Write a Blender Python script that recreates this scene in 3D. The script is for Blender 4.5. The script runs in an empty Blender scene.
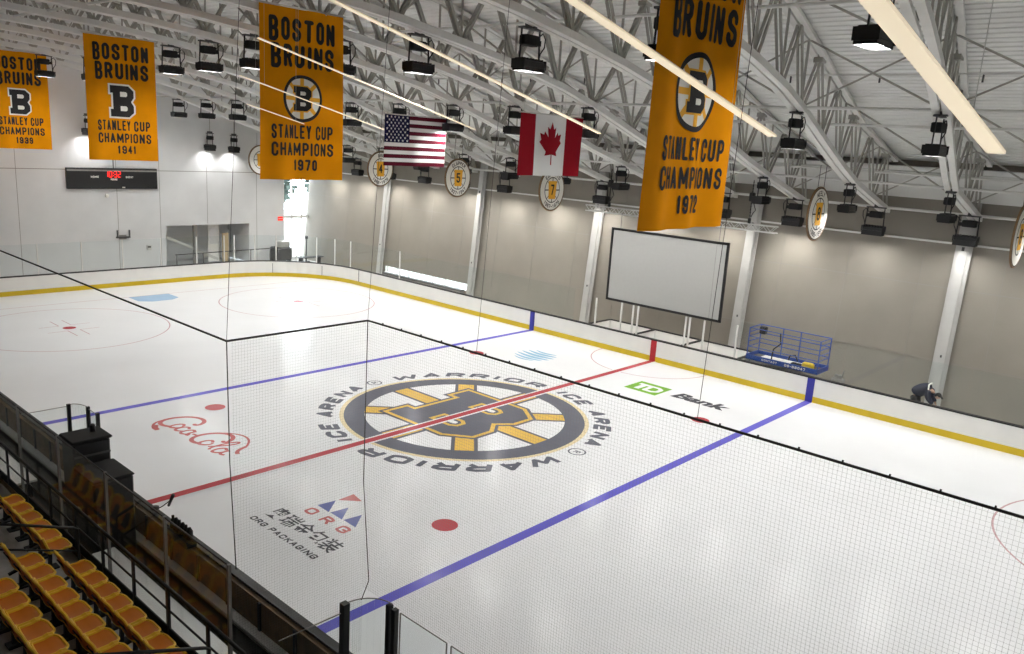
import bpy, math, random
from mathutils import Vector, Matrix
from mathutils.geometry import tessellate_polygon
random.seed(7)
S = bpy.context.scene
COL = S.collection
PI = math.pi

# ------------------------------------------------------------------ materials
MATS = {}
def mat(name, col, rough=.5, metal=0., var=.0, scale=6., emit=0., spec=.5, bump=0.):
    m = bpy.data.materials.new(name); m.use_nodes = True
    nt = m.node_tree; b = nt.nodes['Principled BSDF']
    b.inputs['Base Color'].default_value = (*col, 1); b.inputs['Roughness'].default_value = rough
    b.inputs['Metallic'].default_value = metal; b.inputs['Specular IOR Level'].default_value = spec
    if emit:
        b.inputs['Emission Color'].default_value = (*col, 1); b.inputs['Emission Strength'].default_value = emit
    if var or bump:
        tc = nt.nodes.new('ShaderNodeTexCoord'); n = nt.nodes.new('ShaderNodeTexNoise')
        n.inputs['Scale'].default_value = scale; n.inputs['Detail'].default_value = 4
        nt.links.new(tc.outputs['Object'], n.inputs['Vector'])
        if var:
            r = nt.nodes.new('ShaderNodeMapRange')
            r.inputs['From Min'].default_value = .3; r.inputs['From Max'].default_value = .7
            r.inputs['To Min'].default_value = 1 - var; r.inputs['To Max'].default_value = 1 + var * .5
            mx = nt.nodes.new('ShaderNodeMix'); mx.data_type = 'RGBA'; mx.blend_type = 'MULTIPLY'
            mx.inputs['Factor'].default_value = 1; mx.inputs['A'].default_value = (*col, 1)
            nt.links.new(n.outputs['Fac'], r.inputs['Value']); nt.links.new(r.outputs['Result'], mx.inputs['B'])
            nt.links.new(mx.outputs['Result'], b.inputs['Base Color'])
        if bump:
            bp = nt.nodes.new('ShaderNodeBump'); bp.inputs['Strength'].default_value = bump
            nt.links.new(n.outputs['Fac'], bp.inputs['Height']); nt.links.new(bp.outputs['Normal'], b.inputs['Normal'])
    MATS[name] = m
    return m
def glass(name, refl=.06, tint=(.96, .98, .98)):
    m = bpy.data.materials.new(name); m.use_nodes = True
    nt = m.node_tree; nt.nodes.clear()
    o = nt.nodes.new('ShaderNodeOutputMaterial'); mx = nt.nodes.new('ShaderNodeMixShader')
    t = nt.nodes.new('ShaderNodeBsdfTransparent'); t.inputs['Color'].default_value = (*tint, 1)
    g = nt.nodes.new('ShaderNodeBsdfGlossy'); g.inputs['Roughness'].default_value = .03
    f = nt.nodes.new('ShaderNodeLayerWeight'); f.inputs['Blend'].default_value = .5
    pw = nt.nodes.new('ShaderNodeMath'); pw.operation = 'POWER'; pw.inputs[1].default_value = 4.
    ml = nt.nodes.new('ShaderNodeMath'); ml.operation = 'MULTIPLY_ADD'; ml.inputs[1].default_value = .4; ml.inputs[2].default_value = refl * .4
    nt.links.new(f.outputs['Facing'], pw.inputs[0]); nt.links.new(pw.outputs[0], ml.inputs[0])
    nt.links.new(ml.outputs[0], mx.inputs['Fac']); nt.links.new(t.outputs[0], mx.inputs[1])
    nt.links.new(g.outputs[0], mx.inputs[2]); nt.links.new(mx.outputs[0], o.inputs['Surface'])
    MATS[name] = m
    return m
M_ice = mat('ice', (.86, .87, .89), .2, var=.03, scale=.35, spec=.12)
def paint(name, col): return mat(name, col, .2, var=.05, scale=1.5, spec=.12)
M_blue = paint('ice_blue', (.15, .14, .62)); M_red = paint('ice_red', (.50, .075, .09)); M_thin = paint('ice_thin_red', (.62, .42, .44))
M_char = paint('ice_charcoal', (.15, .155, .19)); M_gold = paint('ice_gold', (.80, .52, .13)); M_pale = paint('ice_pale_gold', (.82, .70, .45))
M_coke = paint('ice_coke', (.58, .17, .17)); M_green = paint('ice_green', (.24, .52, .07)); M_ice2 = paint('ice_white', (.87, .88, .89))
M_sky = paint('ice_sky', (.33, .55, .72)); M_navy = paint('ice_navy', (.13, .16, .42)); M_crease = paint('ice_crease', (.36, .54, .76))
M_txt = paint('ice_text', (.10, .10, .115)); M_grey = paint('ice_grey', (.40, .40, .42))
M_conc = mat('concrete', (.46, .44, .41), .8, var=.25, scale=2.5)
M_dfloor = mat('rubber_floor', (.05, .048, .046), .75, var=.2, scale=3)
M_wallfar = mat('wall_panel_warm', (.25, .227, .195), .75, var=.06, scale=.8)
M_wallend = mat('wall_panel_cool', (.70, .705, .71), .7, var=.05, scale=.7)
M_seam = mat('wall_seam', (.25, .235, .215), .8)
M_white = mat('white_steel', (.74, .74, .71), .45, var=.06, scale=2)
M_col = mat('column_paint', (.46, .455, .44), .5, var=.05, scale=2)
M_brace = mat('grey_steel', (.40, .39, .35), .5, var=.08, scale=2)
M_deck = mat('roof_deck', (.86, .865, .84), .6, var=.07, scale=.5)
M_band = mat('white_band', (.80, .80, .78), .6)
M_board = mat('board_white', (.84, .83, .80), .3, var=.04, scale=1.2)
M_yel = mat('kick_yellow', (.66, .47, .012), .4, var=.08, scale=2)
M_black = mat('black', (.008, .008, .009), .45, var=.1, scale=5)
M_blackm = mat('black_matte', (.012, .012, .013), .8, var=.15, scale=4)
M_dark = mat('dark_grey', (.07, .07, .072), .6, var=.1)
M_mid = mat('mid_grey', (.24, .23, .22), .6, var=.1)
M_wood = mat('brown_wood', (.20, .115, .045), .55, var=.3, scale=5)  # wood; also colours the painted seat reflection behind the boards
M_dblue = mat('board_blue', (.03, .03, .30), .4); M_dred = mat('board_red', (.42, .012, .02), .4)
M_cloth = mat('banner_cloth', (.74, .275, .002), .85, var=.1, scale=1.3, spec=.08)
M_ink = mat('banner_ink', (.014, .012, .012), .8); M_bwhite = mat('banner_white', (.80, .78, .72), .8)
M_bgold = mat('banner_gold', (.83, .42, .03), .8)
M_fred = mat('flag_red', (.30, .008, .018), .8, spec=.1); M_fwhite = mat('flag_white', (.82, .82, .81), .8); M_fblue = mat('flag_blue', (.008, .01, .05), .8, spec=.1)
M_fdred = mat('flag_dark_red', (.10, .008, .02), .8, spec=.1)
M_lens2 = mat('lamp_lens_wall', (1, .975, .92), .4, emit=104.)
M_lens3 = mat('lamp_lens_dim', (1, .99, .97), .4, emit=40.)
M_lens4 = mat('lamp_lens_mid', (1, .985, .95), .4, emit=58.)
M_lens = mat('lamp_lens', (1, .985, .95), .4, emit=95.)
M_refl = mat('lamp_reflection', (1, .85, .61), .4, emit=.35)  # glow of lamps reflected in glass, painted as emission
M_led2 = mat('scoreboard_red', (1, .02, .015), .4, emit=1.5)
M_net = mat('net_cord', (.16, .16, .16), .8); M_rope = mat('rope', (.035, .033, .03), .8)
M_orange = mat('seat_orange', (.70, .19, .003), .45, var=.06, scale=3)
M_lip = mat('seat_lip', (.95, .60, .04), .4)
M_alu = mat('aluminium', (.62, .62, .60), .35, metal=.7)
M_glass = glass('clear_glass', .04); M_win = glass('window_glass', .08)
M_liftb = mat('lift_blue', (.025, .075, .33), .4, var=.1); M_screen = mat('screen_white', (.42, .42, .405), .7, var=.02)
M_skin = mat('skin', (.50, .30, .21), .55, var=.05); M_jacket = mat('navy_jacket', (.012, .014, .035), .8, var=.2, scale=8)
M_trouser = mat('dark_trousers', (.03, .028, .03), .8, var=.2, scale=8); M_hair = mat('dark_cap', (.012, .011, .012), .7)
M_leaf = mat('tree_leaf', (.05, .075, .06), .7, var=.4, scale=4); M_trunk = mat('tree_trunk', (.12, .08, .05), .9, var=.3)
M_snow = mat('outside_ground', (.55, .55, .53), .9, var=.2, scale=1)
M_exit = mat('exit_red', (.8, .03, .02), .5, emit=.6); M_yobj = mat('yellow_plastic', (.8, .55, .03), .5)
M_tan = mat('tan_board', (.55, .42, .25), .7, var=.1)

# ------------------------------------------------------------------ mesh builder
class MB:
    def __init__(s, fine=0.): s.v = []; s.f = []; s.mi = []; s.sm = []; s.fine = fine
    def flat(s, pts, faces, T, mi):
        # flat figure in the (u,v) plane mapped by T; split small where the carrier is wavy
        o_, e1, e2 = Vector(T(*pts[0])), Vector(T(pts[0][0] + .01, pts[0][1])), Vector(T(pts[0][0], pts[0][1] + .01))
        s.k = (getattr(s, 'k', 0) + 1) % 24; up_ = (e1 - o_).cross(e2 - o_); up_ = up_.normalized() * (s.k * 3e-5); T0 = T
        def T(x, y): return tuple(Vector(T0(x, y)) + up_)   # overlapping strokes of a sign lie one over the other
        if not s.fine:
            s.add([T(p[0], p[1]) for p in pts], faces, mi); return
        st = []
        for fc in faces:
            for i in range(1, len(fc) - 1): st.append((pts[fc[0]], pts[fc[i]], pts[fc[i + 1]]))
        while st:
            A, B, C = st.pop()
            d = [(A[0] - B[0]) ** 2 + (A[1] - B[1]) ** 2, (B[0] - C[0]) ** 2 + (B[1] - C[1]) ** 2, (C[0] - A[0]) ** 2 + (C[1] - A[1]) ** 2]
            k = d.index(max(d))
            if d[k] > s.fine ** 2:
                if k == 1: A, B, C = B, C, A
                elif k == 2: A, B, C = C, A, B
                M_ = ((A[0] + B[0]) / 2, (A[1] + B[1]) / 2); st += [(A, M_, C), (M_, B, C)]
            else: s.add([T(*A), T(*B), T(*C)], [(0, 1, 2)], mi)
    def add(s, v, f, mi=0, sm=False):
        o = len(s.v); s.v += [tuple(p) for p in v]
        for q in f: s.f.append([i + o for i in q]); s.mi.append(mi); s.sm.append(sm)
    def box(s, c, d, mi=0, rot=None):
        v = []
        for x in (-.5, .5):
            for y in (-.5, .5):
                for z in (-.5, .5):
                    p = Vector((x * d[0], y * d[1], z * d[2]))
                    if rot is not None: p = rot @ p
                    v.append(p + Vector(c))
        s.add(v, [(0, 1, 3, 2), (4, 6, 7, 5), (0, 4, 5, 1), (2, 3, 7, 6), (0, 2, 6, 4), (1, 5, 7, 3)], mi)
        return s
    def b2(s, a, b, mi=0):
        return s.box([(a[i] + b[i]) / 2 for i in range(3)], [abs(b[i] - a[i]) for i in range(3)], mi)
    def cham(s, c, d, e, mi=0):
        # box with chamfered vertical and top edges
        X, Y, Z = d[0] / 2, d[1] / 2, d[2] / 2
        def ring(k, z): return [(c[0] + x, c[1] + y, c[2] + z) for x, y in ((-X + k + e, -Y + k), (X - k - e, -Y + k), (X - k, -Y + k + e), (X - k, Y - k - e), (X - k - e, Y - k), (-X + k + e, Y - k), (-X + k, Y - k - e), (-X + k, -Y + k + e))]
        v = ring(e, -Z) + ring(0, -Z + e) + ring(0, Z - e) + ring(e, Z)
        f = [tuple(reversed(range(8))), tuple(range(24, 32))]
        for r in range(3):
            for i in range(8): f.append((r * 8 + i, r * 8 + (i + 1) % 8, r * 8 + 8 + (i + 1) % 8, r * 8 + 8 + i))
        s.add(v, f, mi); return s
    def bar(s, p, q, w, h, mi=0, up=(0, 0, 1)):
        p, q = Vector(p), Vector(q); d = (q - p); L = d.length
        if L < 1e-6: return s
        d /= L; u = Vector(up)
        if abs(d.dot(u)) > .98: u = Vector((1, 0, 0))
        r = d.cross(u).normalized(); u = r.cross(d)
        rot = Matrix((r, d, u)).transposed()
        return s.box((p + q) / 2, (w, L, h), mi, rot)
    def tube(s, pts, r, n=6, mi=0, caps=True):
        pts = [Vector(p) for p in pts]; N = len(pts); v = []; u0 = None
        rr = r if isinstance(r, (list, tuple)) else [r] * N
        for i, p in enumerate(pts):
            d = (pts[min(i + 1, N - 1)] - pts[max(i - 1, 0)]).normalized()
            if u0 is None:
                u0 = Vector((0, 0, 1)) if abs(d.z) < .9 else Vector((1, 0, 0))
            a = d.cross(u0).normalized(); b = a.cross(d); u0 = b
            for k in range(n):
                t = 2 * PI * k / n; v.append(p + rr[i] * (math.cos(t) * a + math.sin(t) * b))
        f = [(i * n + k, i * n + (k + 1) % n, (i + 1) * n + (k + 1) % n, (i + 1) * n + k) for i in range(N - 1) for k in range(n)]
        if caps: f += [tuple(reversed(range(n))), tuple(range((N - 1) * n, N * n))]
        s.add(v, f, mi, n > 6); return s
    def lathe(s, c, prof, n=16, mi=0):
        v = [(c[0] + r * math.cos(2 * PI * k / n), c[1] + r * math.sin(2 * PI * k / n), c[2] + z) for r, z in prof for k in range(n)]
        f = [(i * n + k, i * n + (k + 1) % n, (i + 1) * n + (k + 1) % n, (i + 1) * n + k) for i in range(len(prof) - 1) for k in range(n)]
        s.add(v, f, mi, True); return s
    def poly(s, loops, T, mi=0):
        ls = [[Vector((a, b, 0)) for a, b in l] for l in loops]
        flat = [p for l in ls for p in l]
        s.flat([(p.x, p.y) for p in flat], [tuple(t) for t in tessellate_polygon(ls)], T, mi); return s
    def slab(s, loop, T, T2, mi=0):
        # closed plate between two parallel mapped copies of one outline
        n = len(loop); v = [T(*p) for p in loop] + [T2(*p) for p in loop]
        tri = [tuple(t) for t in tessellate_polygon([[Vector((a, b, 0)) for a, b in loop]])]
        s.add(v, tri + [tuple(i + n for i in reversed(t)) for t in tri] + [(i, (i + 1) % n, n + (i + 1) % n, n + i) for i in range(n)], mi); return s
    def path(s, pts, w, T, mi=0, closed=False):
        # flat stroke of width w along pts in the (u,v) plane mapped by T
        P = [Vector((a, b)) for a, b in pts]
        for i in range(len(P) - 1):
            d = P[i + 1] - P[i]
            if d.length < 1e-6: continue
            d.normalize(); nrm = Vector((-d.y, d.x)) * w / 2
            q = [P[i] - nrm, P[i + 1] - nrm, P[i + 1] + nrm, P[i] + nrm]
            s.flat([(a.x, a.y) for a in q], [(0, 1, 2, 3)], T, mi)
        for i in range(1, len(P) - 1):
            s.disc(P[i], w / 2, T, mi, 8)
        if closed: s.disc(P[0], w / 2, T, mi, 8)
        return s
    def disc(s, c, r, T, mi=0, n=48, ry=None):
        ry = ry or r
        s.flat([(c[0] + r * math.cos(2 * PI * k / n), c[1] + ry * math.sin(2 * PI * k / n)) for k in range(n)], [tuple(range(n))], T, mi); return s
    def ring(s, c, r0, r1, T, mi=0, n=72, a0=0, a1=2 * PI):
        v = []
        for k in range(n + 1):
            t = a0 + (a1 - a0) * k / n
            v += [T(c[0] + r0 * math.cos(t), c[1] + r0 * math.sin(t)), T(c[0] + r1 * math.cos(t), c[1] + r1 * math.sin(t))]
        s.add(v, [(2 * k, 2 * k + 1, 2 * k + 3, 2 * k + 2) for k in range(n)], mi); return s
    def build(s, name, mats, parent=None):
        me = bpy.data.meshes.new(name); me.from_pydata(s.v, [], s.f)
        for m in (mats if isinstance(mats, (list, tuple)) else [mats]): me.materials.append(m)
        me.polygons.foreach_set('material_index', s.mi); me.polygons.foreach_set('use_smooth', s.sm)
        me.validate(); me.update()
        o = bpy.data.objects.new(name, me); COL.objects.link(o)
        if parent: o.parent = parent
        return o
def tag(o, label, cat, group=None, kind=None):
    o['label'] = label; o['category'] = cat
    if group: o['group'] = group
    if kind: o['kind'] = kind
    return o
def thing(name, label, cat, loc=(0, 0, 0), group=None):
    o = bpy.data.objects.new(name, None); COL.objects.link(o); o.location = loc; o.empty_display_size = .2
    return tag(o, label, cat, group)
def struct(o, label=None):
    o['kind'] = 'structure'
    if label: o['label'] = label
    return o
def dup(root, loc, label, group=None):
    r = root.copy(); COL.objects.link(r); r.location = loc; r['label'] = label
    if group: r['group'] = group
    for ch in list(root.children):
        c = ch.copy(); COL.objects.link(c); c.parent = r
        for g in ch.children:
            d = g.copy(); COL.objects.link(d); d.parent = c
    return r
def ordn(n):
    W = ['zeroth', 'first', 'second', 'third', 'fourth', 'fifth', 'sixth', 'seventh', 'eighth', 'ninth', 'tenth', 'eleventh', 'twelfth', 'thirteenth', 'fourteenth', 'fifteenth', 'sixteenth', 'seventeenth', 'eighteenth', 'nineteenth', 'twentieth']
    return W[n]

# ------------------------------------------------------------------ stroke lettering (unit cell 0..1 x 0..1)
a, b = .32, .13
GL = {
 'O': [[(a, 0), (1 - a, 0), (1, b), (1, 1 - b), (1 - a, 1), (a, 1), (0, 1 - b), (0, b), (a, 0)]],
 'B': [[(0, 0), (0, 1), (1 - a, 1), (.95, 1 - b), (.95, .52 + b), (1 - a, .52), (0, .52)], [(1 - a, .52), (1, .52 - b), (1, b), (1 - a, 0), (0, 0)]],
 'S': [[(1, .74), (1, 1 - b), (1 - a, 1), (a, 1), (0, 1 - b), (0, .66), (.2, .56), (.8, .44), (1, .34), (1, b), (1 - a, 0), (a, 0), (0, b), (0, .26)]],
 'T': [[(0, 1), (1, 1)], [(.5, 1), (.5, 0)]], 'N': [[(0, 0), (0, 1), (1, 0), (1, 1)]],
 'R': [[(0, 0), (0, 1), (1 - a, 1), (1, 1 - b), (1, .48 + b), (1 - a, .48), (0, .48)], [(.6, .48), (1, 0)]],
 'U': [[(0, 1), (0, b), (a, 0), (1 - a, 0), (1, b), (1, 1)]], 'I': [[(.5, 0), (.5, 1)]],
 'A': [[(0, 0), (.5, 1), (1, 0)], [(.2, .3), (.8, .3)]], 'L': [[(0, 1), (0, 0), (1, 0)]],
 'E': [[(1, 1), (0, 1), (0, 0), (1, 0)], [(0, .52), (.8, .52)]], 'F': [[(1, 1), (0, 1), (0, 0)], [(0, .52), (.8, .52)]],
 'Y': [[(0, 1), (.5, .48), (1, 1)], [(.5, .48), (.5, 0)]], 'C': [[(1, .7), (1, 1 - b), (1 - a, 1), (a, 1), (0, 1 - b), (0, b), (a, 0), (1 - a, 0), (1, b), (1, .3)]],
 'G': [[(1, .72), (1, 1 - b), (1 - a, 1), (a, 1), (0, 1 - b), (0, b), (a, 0), (1 - a, 0), (1, b), (1, .46), (.55, .46)]],
 'P': [[(0, 0), (0, 1), (1 - a, 1), (1, 1 - b), (1, .45 + b), (1 - a, .45), (0, .45)]], 'H': [[(0, 0), (0, 1)], [(1, 0), (1, 1)], [(0, .52), (1, .52)]],
 'M': [[(0, 0), (0, 1), (.5, .25), (1, 1), (1, 0)]], 'W': [[(0, 1), (.2, 0), (.5, .7), (.8, 0), (1, 1)]], 'K': [[(0, 0), (0, 1)], [(1, 1), (0, .42)], [(.3, .58), (1, 0)]],
 'D': [[(0, 0), (0, 1), (1 - a, 1), (1, 1 - b), (1, b), (1 - a, 0), (0, 0)]], '-': [[(.1, .5), (.9, .5)]], ' ': [],
 '0': [[(a, 0), (1 - a, 0), (1, b), (1, 1 - b), (1 - a, 1), (a, 1), (0, 1 - b), (0, b), (a, 0)]],
 '1': [[(.2, .8), (.55, 1), (.55, 0)]], '2': [[(0, .72), (0, 1 - b), (a, 1), (1 - a, 1), (1, 1 - b), (1, .62), (0, .12), (0, 0), (1, 0)]],
 '3': [[(0, .78), (0, 1 - b), (a, 1), (1 - a, 1), (1, 1 - b), (1, .62), (.7, .52), (.35, .52)], [(.7, .52), (1, .42), (1, b), (1 - a, 0), (a, 0), (0, b), (0, .24)]],
 '4': [[(.72, 0), (.72, 1), (0, .32), (1, .32)]], '5': [[(1, 1), (0, 1), (0, .55), (.7, .6), (1, .48), (1, b), (1 - a, 0), (a, 0), (0, b), (0, .2)]],
 '6': [[(1, .78), (1, 1 - b), (1 - a, 1), (a, 1), (0, 1 - b), (0, b), (a, 0), (1 - a, 0), (1, b), (1, .42), (1 - a, .55), (0, .5)]],
 '7': [[(0, 1), (1, 1), (.4, 0)]],
 '8': [[(a, .53), (0, .64), (0, 1 - b), (a, 1), (1 - a, 1), (1, 1 - b), (1, .64), (1 - a, .53), (a, .53), (0, .42), (0, b), (a, 0), (1 - a, 0), (1, b), (1, .42), (1 - a, .53)]],
 '9': [[(0, .22), (0, b), (a, 0), (1 - a, 0), (1, b), (1, 1 - b), (1 - a, 1), (a, 1), (0, 1 - b), (0, .58), (a, .45), (1, .5)]],
}
NARROW = {'I': .34, '1': .6, ' ': .5, 'M': 1.3, 'W': 1.4, '-': .6}
def text(mb, s, x0, y0, w, h, sw, T, mi=0, slant=0., gap=.28, big=0.):
    """lettering of overall width w, cap height h, stroke sw, lower left corner (x0, y0)"""
    tot = sum(NARROW.get(c, 1) for c in s) + gap * (len(s) - 1); k = w / tot; x = x0
    for i, c in enumerate(s):
        cw = NARROW.get(c, 1) * k; hh = h * (1 + big) if i == 0 else h; yb = y0 - (hh - h)
        for st in GL[c]:
            pts = []
            for u, v in st:
                py = yb + sw / 2 + v * (hh - sw); px = x + sw / 2 + u * max(cw - sw, .0001) + slant * (py - y0)
                pts.append((px, py))
            # run straight ends out to the full cap height
            mb.path(pts, sw, T, mi, pts[0] == pts[-1])
            for e in (0, -1):
                mb.disc(pts[e], sw / 2, T, mi, 4 if False else 8)
        x += cw + gap * k
def fontmesh(mb, s, T, size_to, mi=0, offset=.0):
    """lettering from Blender's built-in font, fitted to size_to=(x0,y0,w,h)"""
    c = bpy.data.curves.new('lettering', 'FONT'); c.body = s; c.offset = offset; c.resolution_u = 3
    o = bpy.data.objects.new('lettering', c); COL.objects.link(o)
    dg = bpy.context.evaluated_depsgraph_get(); me = o.evaluated_get(dg).to_mesh()
    vs = [v.co.copy() for v in me.vertices]; fs = [tuple(p.vertices) for p in me.polygons]
    x0, x1 = min(v.x for v in vs), max(v.x for v in vs); y0, y1 = min(v.y for v in vs), max(v.y for v in vs)
    X, Y, W, H = size_to
    mb.add([T(X + (v.x - x0) / (x1 - x0) * W, Y + (v.y - y0) / (y1 - y0) * H) for v in vs], fs, mi)
    bpy.data.objects.remove(o); bpy.data.curves.remove(c)
def offset_loop(l, d):
    n = len(l); A = sum(l[i][0] * l[(i + 1) % n][1] - l[(i + 1) % n][0] * l[i][1] for i in range(n)); sg = 1 if A > 0 else -1
    out = []
    for i in range(n):
        p0, p1, p2 = Vector(l[i - 1]), Vector(l[i]), Vector(l[(i + 1) % n])
        d1 = (p1 - p0).normalized(); d2 = (p2 - p1).normalized()
        n1 = Vector((d1.y, -d1.x)) * sg; n2 = Vector((d2.y, -d2.x)) * sg
        m = (n1 + n2); m = m / max(m.length_squared / 2, .3)
        q = p1 + m * d; out.append((q.x, q.y))
    return out
BO = [(-1, .52), (-1, 1), (.55, 1), (1, .70), (1, .28), (.76, 0), (1, -.28), (1, -.70), (.55, -1), (-1, -1), (-1, -.52), (-.78, -.52), (-.78, .52)]
BH = [[(-.20, .30), (-.20, .62), (.30, .62), (.42, .54), (.42, .38), (.30, .30)], [(-.20, -.62), (-.20, -.30), (.30, -.30), (.42, -.38), (.42, -.54), (.30, -.62)]]
def letterB(mb, c, rx, ry, T, layers):
    """slab block letter B centred on c; layers = [(grow, material index, height step)] from the bottom up"""
    for grow, mi, TT in layers:
        o = offset_loop([(c[0] + x * rx, c[1] + y * ry) for x, y in BO], grow)
        hs = [offset_loop([(c[0] + x * rx, c[1] + y * ry) for x, y in h], -grow) for h in BH]
        mb.poly([o] + hs, TT, mi)

# ------------------------------------------------------------------ camera
CAM = Vector((20.729, -20.981, 10.16)); yaw, pit, roll, F = .726, .222, .062, 809.902
f = Vector((-math.sin(yaw) * math.cos(pit), math.cos(yaw) * math.cos(pit), -math.sin(pit)))
r = f.cross(Vector((0, 0, 1))).normalized(); u = r.cross(f)
r2 = math.cos(roll) * r + math.sin(roll) * u; u2 = -math.sin(roll) * r + math.cos(roll) * u
cd = bpy.data.cameras.new('camera'); co = bpy.data.objects.new('camera', cd); COL.objects.link(co)
cd.sensor_width = 36; cd.lens = F / 1024 * 36; cd.clip_start = .05; cd.clip_end = 500
mw = Matrix((r2, u2, -f)).transposed().to_4x4(); mw.translation = CAM; co.matrix_world = mw
S.camera = co
def ray(px, py): return (r2 * ((px - 512) / F) + u2 * (-(py - 327) / F) + f)

# ------------------------------------------------------------------ rink plan
HX, HY, CR = 30.48, 13.07, 6.3
def outline(off=0., n=14):
    """rounded rectangle of the rink grown by off, counter-clockwise from +x side"""
    o = []
    for cx, cy, t0 in ((HX - CR, HY - CR, 0), (-HX + CR, HY - CR, 90), (-HX + CR, -HY + CR, 180), (HX - CR, -HY + CR, 270)):
        for k in range(n + 1):
            t = math.radians(t0 + 90 * k / n); o.append((cx + (CR + off) * math.cos(t), cy + (CR + off) * math.sin(t)))
    return o
def loopwall(mb, o0, o1, z0, z1, mi=0):
    n = len(o0); o1 = o1
    v = [(x, y, z0) for x, y in o0] + [(x, y, z1) for x, y in o0] + [(x, y, z1) for x, y in o1] + [(x, y, z0) for x, y in o1]
    f_ = []
    for i in range(n):
        j = (i + 1) % n
        for k in range(4): f_.append((k * n + i, k * n + j, ((k + 1) % 4) * n + j, ((k + 1) % 4) * n + i))
    mb.add(v, f_, mi)

# ------------------------------------------------------------------ setting
WX0, WX1, WY0 = -35.9, 34., -26.
def far_y(z): return 16.735 + .093 * z
floor = struct(MB().b2((WX0 - .3, WY0 - .3, -.3), (WX1 + .3, 17.2, -.06)).build('floor', M_conc), 'grey concrete floor around the rink')
ice = MB(); lo = outline(.0); ice.poly([lo], lambda x, y: (x, y, 0.)); ice_o = struct(ice.build('floor_ice', M_ice), 'white ice sheet inside the boards')
# paint on the ice (parts of the sheet)
def TZ(z): return lambda x, y: (x, y, z)
BX = 8.01
def part_paint(name, fn, mats, label=None):
    m_ = MB(); fn(m_); o = m_.build(name, mats, ice_o)
    if label: o['label'] = label
    return o
for x_ in (-BX, BX):
    part_paint('blue_line', lambda m_: m_.poly([[(x_ - .16, -HY), (x_ + .16, -HY), (x_ + .16, HY), (x_ - .16, HY)]], TZ(.004)), M_blue)
part_paint('red_line', lambda m_: (m_.poly([[(-.24, -HY), (.24, -HY), (.24, HY), (-.24, HY)]], TZ(.018), 1), m_.poly([[(-.15, -HY), (.15, -HY), (.15, HY), (-.15, HY)]], TZ(.021), 0)), [M_red, M_ice2])
for x_ in (-27.13, 27.13):
    part_paint('goal_line', lambda m_: m_.poly([[(x_ - .03, -11.5), (x_ + .03, -11.5), (x_ + .03, 11.5), (x_ - .03, 11.5)]], TZ(.003)), M_thin)
for sx in (-1, 1):
    def crease(m_, sx=sx):
        m_.poly([[(sx * 27.1, -1.2), (sx * 25.75, -1.2), (sx * 25.3, -.6), (sx * 25.3, .6), (sx * 25.75, 1.2), (sx * 27.1, 1.2)]], TZ(.0035))
    part_paint('goal_crease', crease, M_crease)
for sx in (-1, 1):
    for sy in (-1, 1):
        def fo(m_, cx=sx * 21.24, cy=sy * 6.53):
            m_.ring((cx, cy), 4.54, 4.60, TZ(.004)); m_.disc((cx, cy), .3, TZ(.004), 1, 24)
            for ax in (-1, 1):
                for ay in (-1, 1):
                    x0, y0 = cx + ax * .6, cy + ay * .28
                    m_.path([(x0 + ax * 1.2, y0), (x0, y0), (x0, y0 + ay * .9)], .05, TZ(.0045))
        part_paint('faceoff_circle', fo, [M_thin, M_red])
for sx, sy in ((-1, -1), (1, -1), (-1, 1), (1, 1)):
    part_paint('faceoff_spot', lambda m_: m_.disc((sx * 6.218, sy * 6.869), .36, TZ(.004), 0, 24), M_red)
part_paint('referee_crease', lambda m_: m_.ring((0, HY), 3.02, 3.08, TZ(.004), 0, 36, PI, 2 * PI), M_thin)
def logo(m_):
    m_.ring((0, 0), 4.56, 4.72, TZ(.004), 1, 96); m_.ring((0, 0), 3.8, 4.56, TZ(.004), 0, 96)
    for k in range(8):
        t = k * PI / 4; c, s_ = math.cos(t), math.sin(t)
        def TS(z): return lambda x, y: (x * c - y * s_, x * s_ + y * c, z)
        m_.poly([[(1.2, -.46), (3.85, -.46), (3.85, .46), (1.2, .46)]], TS(.006), 0)
        m_.poly([[(1.2, -.33), (3.79, -.33), (3.79, .33), (1.2, .33)]], TS(.008), 2)
    letterB(m_, (-.05, 0), 2.0, 2.2, None, [(.22, 0, TZ(.010)), (.10, 2, TZ(.012)), (-.06, 0, TZ(.014))])
    for h in BH: m_.poly([offset_loop([(-.05 + x * 2.0, y * 2.2) for x, y in h], -.22)], TZ(.0095), 3)
part_paint('centre_logo', logo, [M_char, M_pale, M_gold, M_ice2], 'spoked wheel with a big B at centre ice')
def arc_text(s, t0, t1):
    def fn(m_):
        n = len(s); tot = sum(NARROW.get(c, 1) for c in s) + .3 * (n - 1); k = (t1 - t0) / tot; t = t0
        for c in s:
            cw = NARROW.get(c, 1); tm = math.radians(t + k * cw / 2); w = abs(math.radians(k * cw)) * 5.25
            R0 = 4.88; cs, sn = math.cos(tm), math.sin(tm)
            def T(x, y):  # x runs clockwise, y outward
                return ((R0 + y) * cs + x * sn, (R0 + y) * sn - x * cs, .005)
            sw = .19
            for st in GL[c]:
                pts = [(-w / 2 + sw / 2 + p * (w - sw) + .18 * (q - .5) * .62, sw / 2 + q * (.68 - sw)) for p, q in st]
                m_.path(pts, sw, T)
            t += k * (cw + .3)
    return fn
for s, t0, t1 in (('WARRIOR', 172, 95), ('WARRIOR', -8, -85), ('ICE ARENA', 85, 12), ('ICE ARENA', -95, -168)):
    part_paint('arena_lettering', arc_text(s, t0, t1), M_char)
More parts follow.
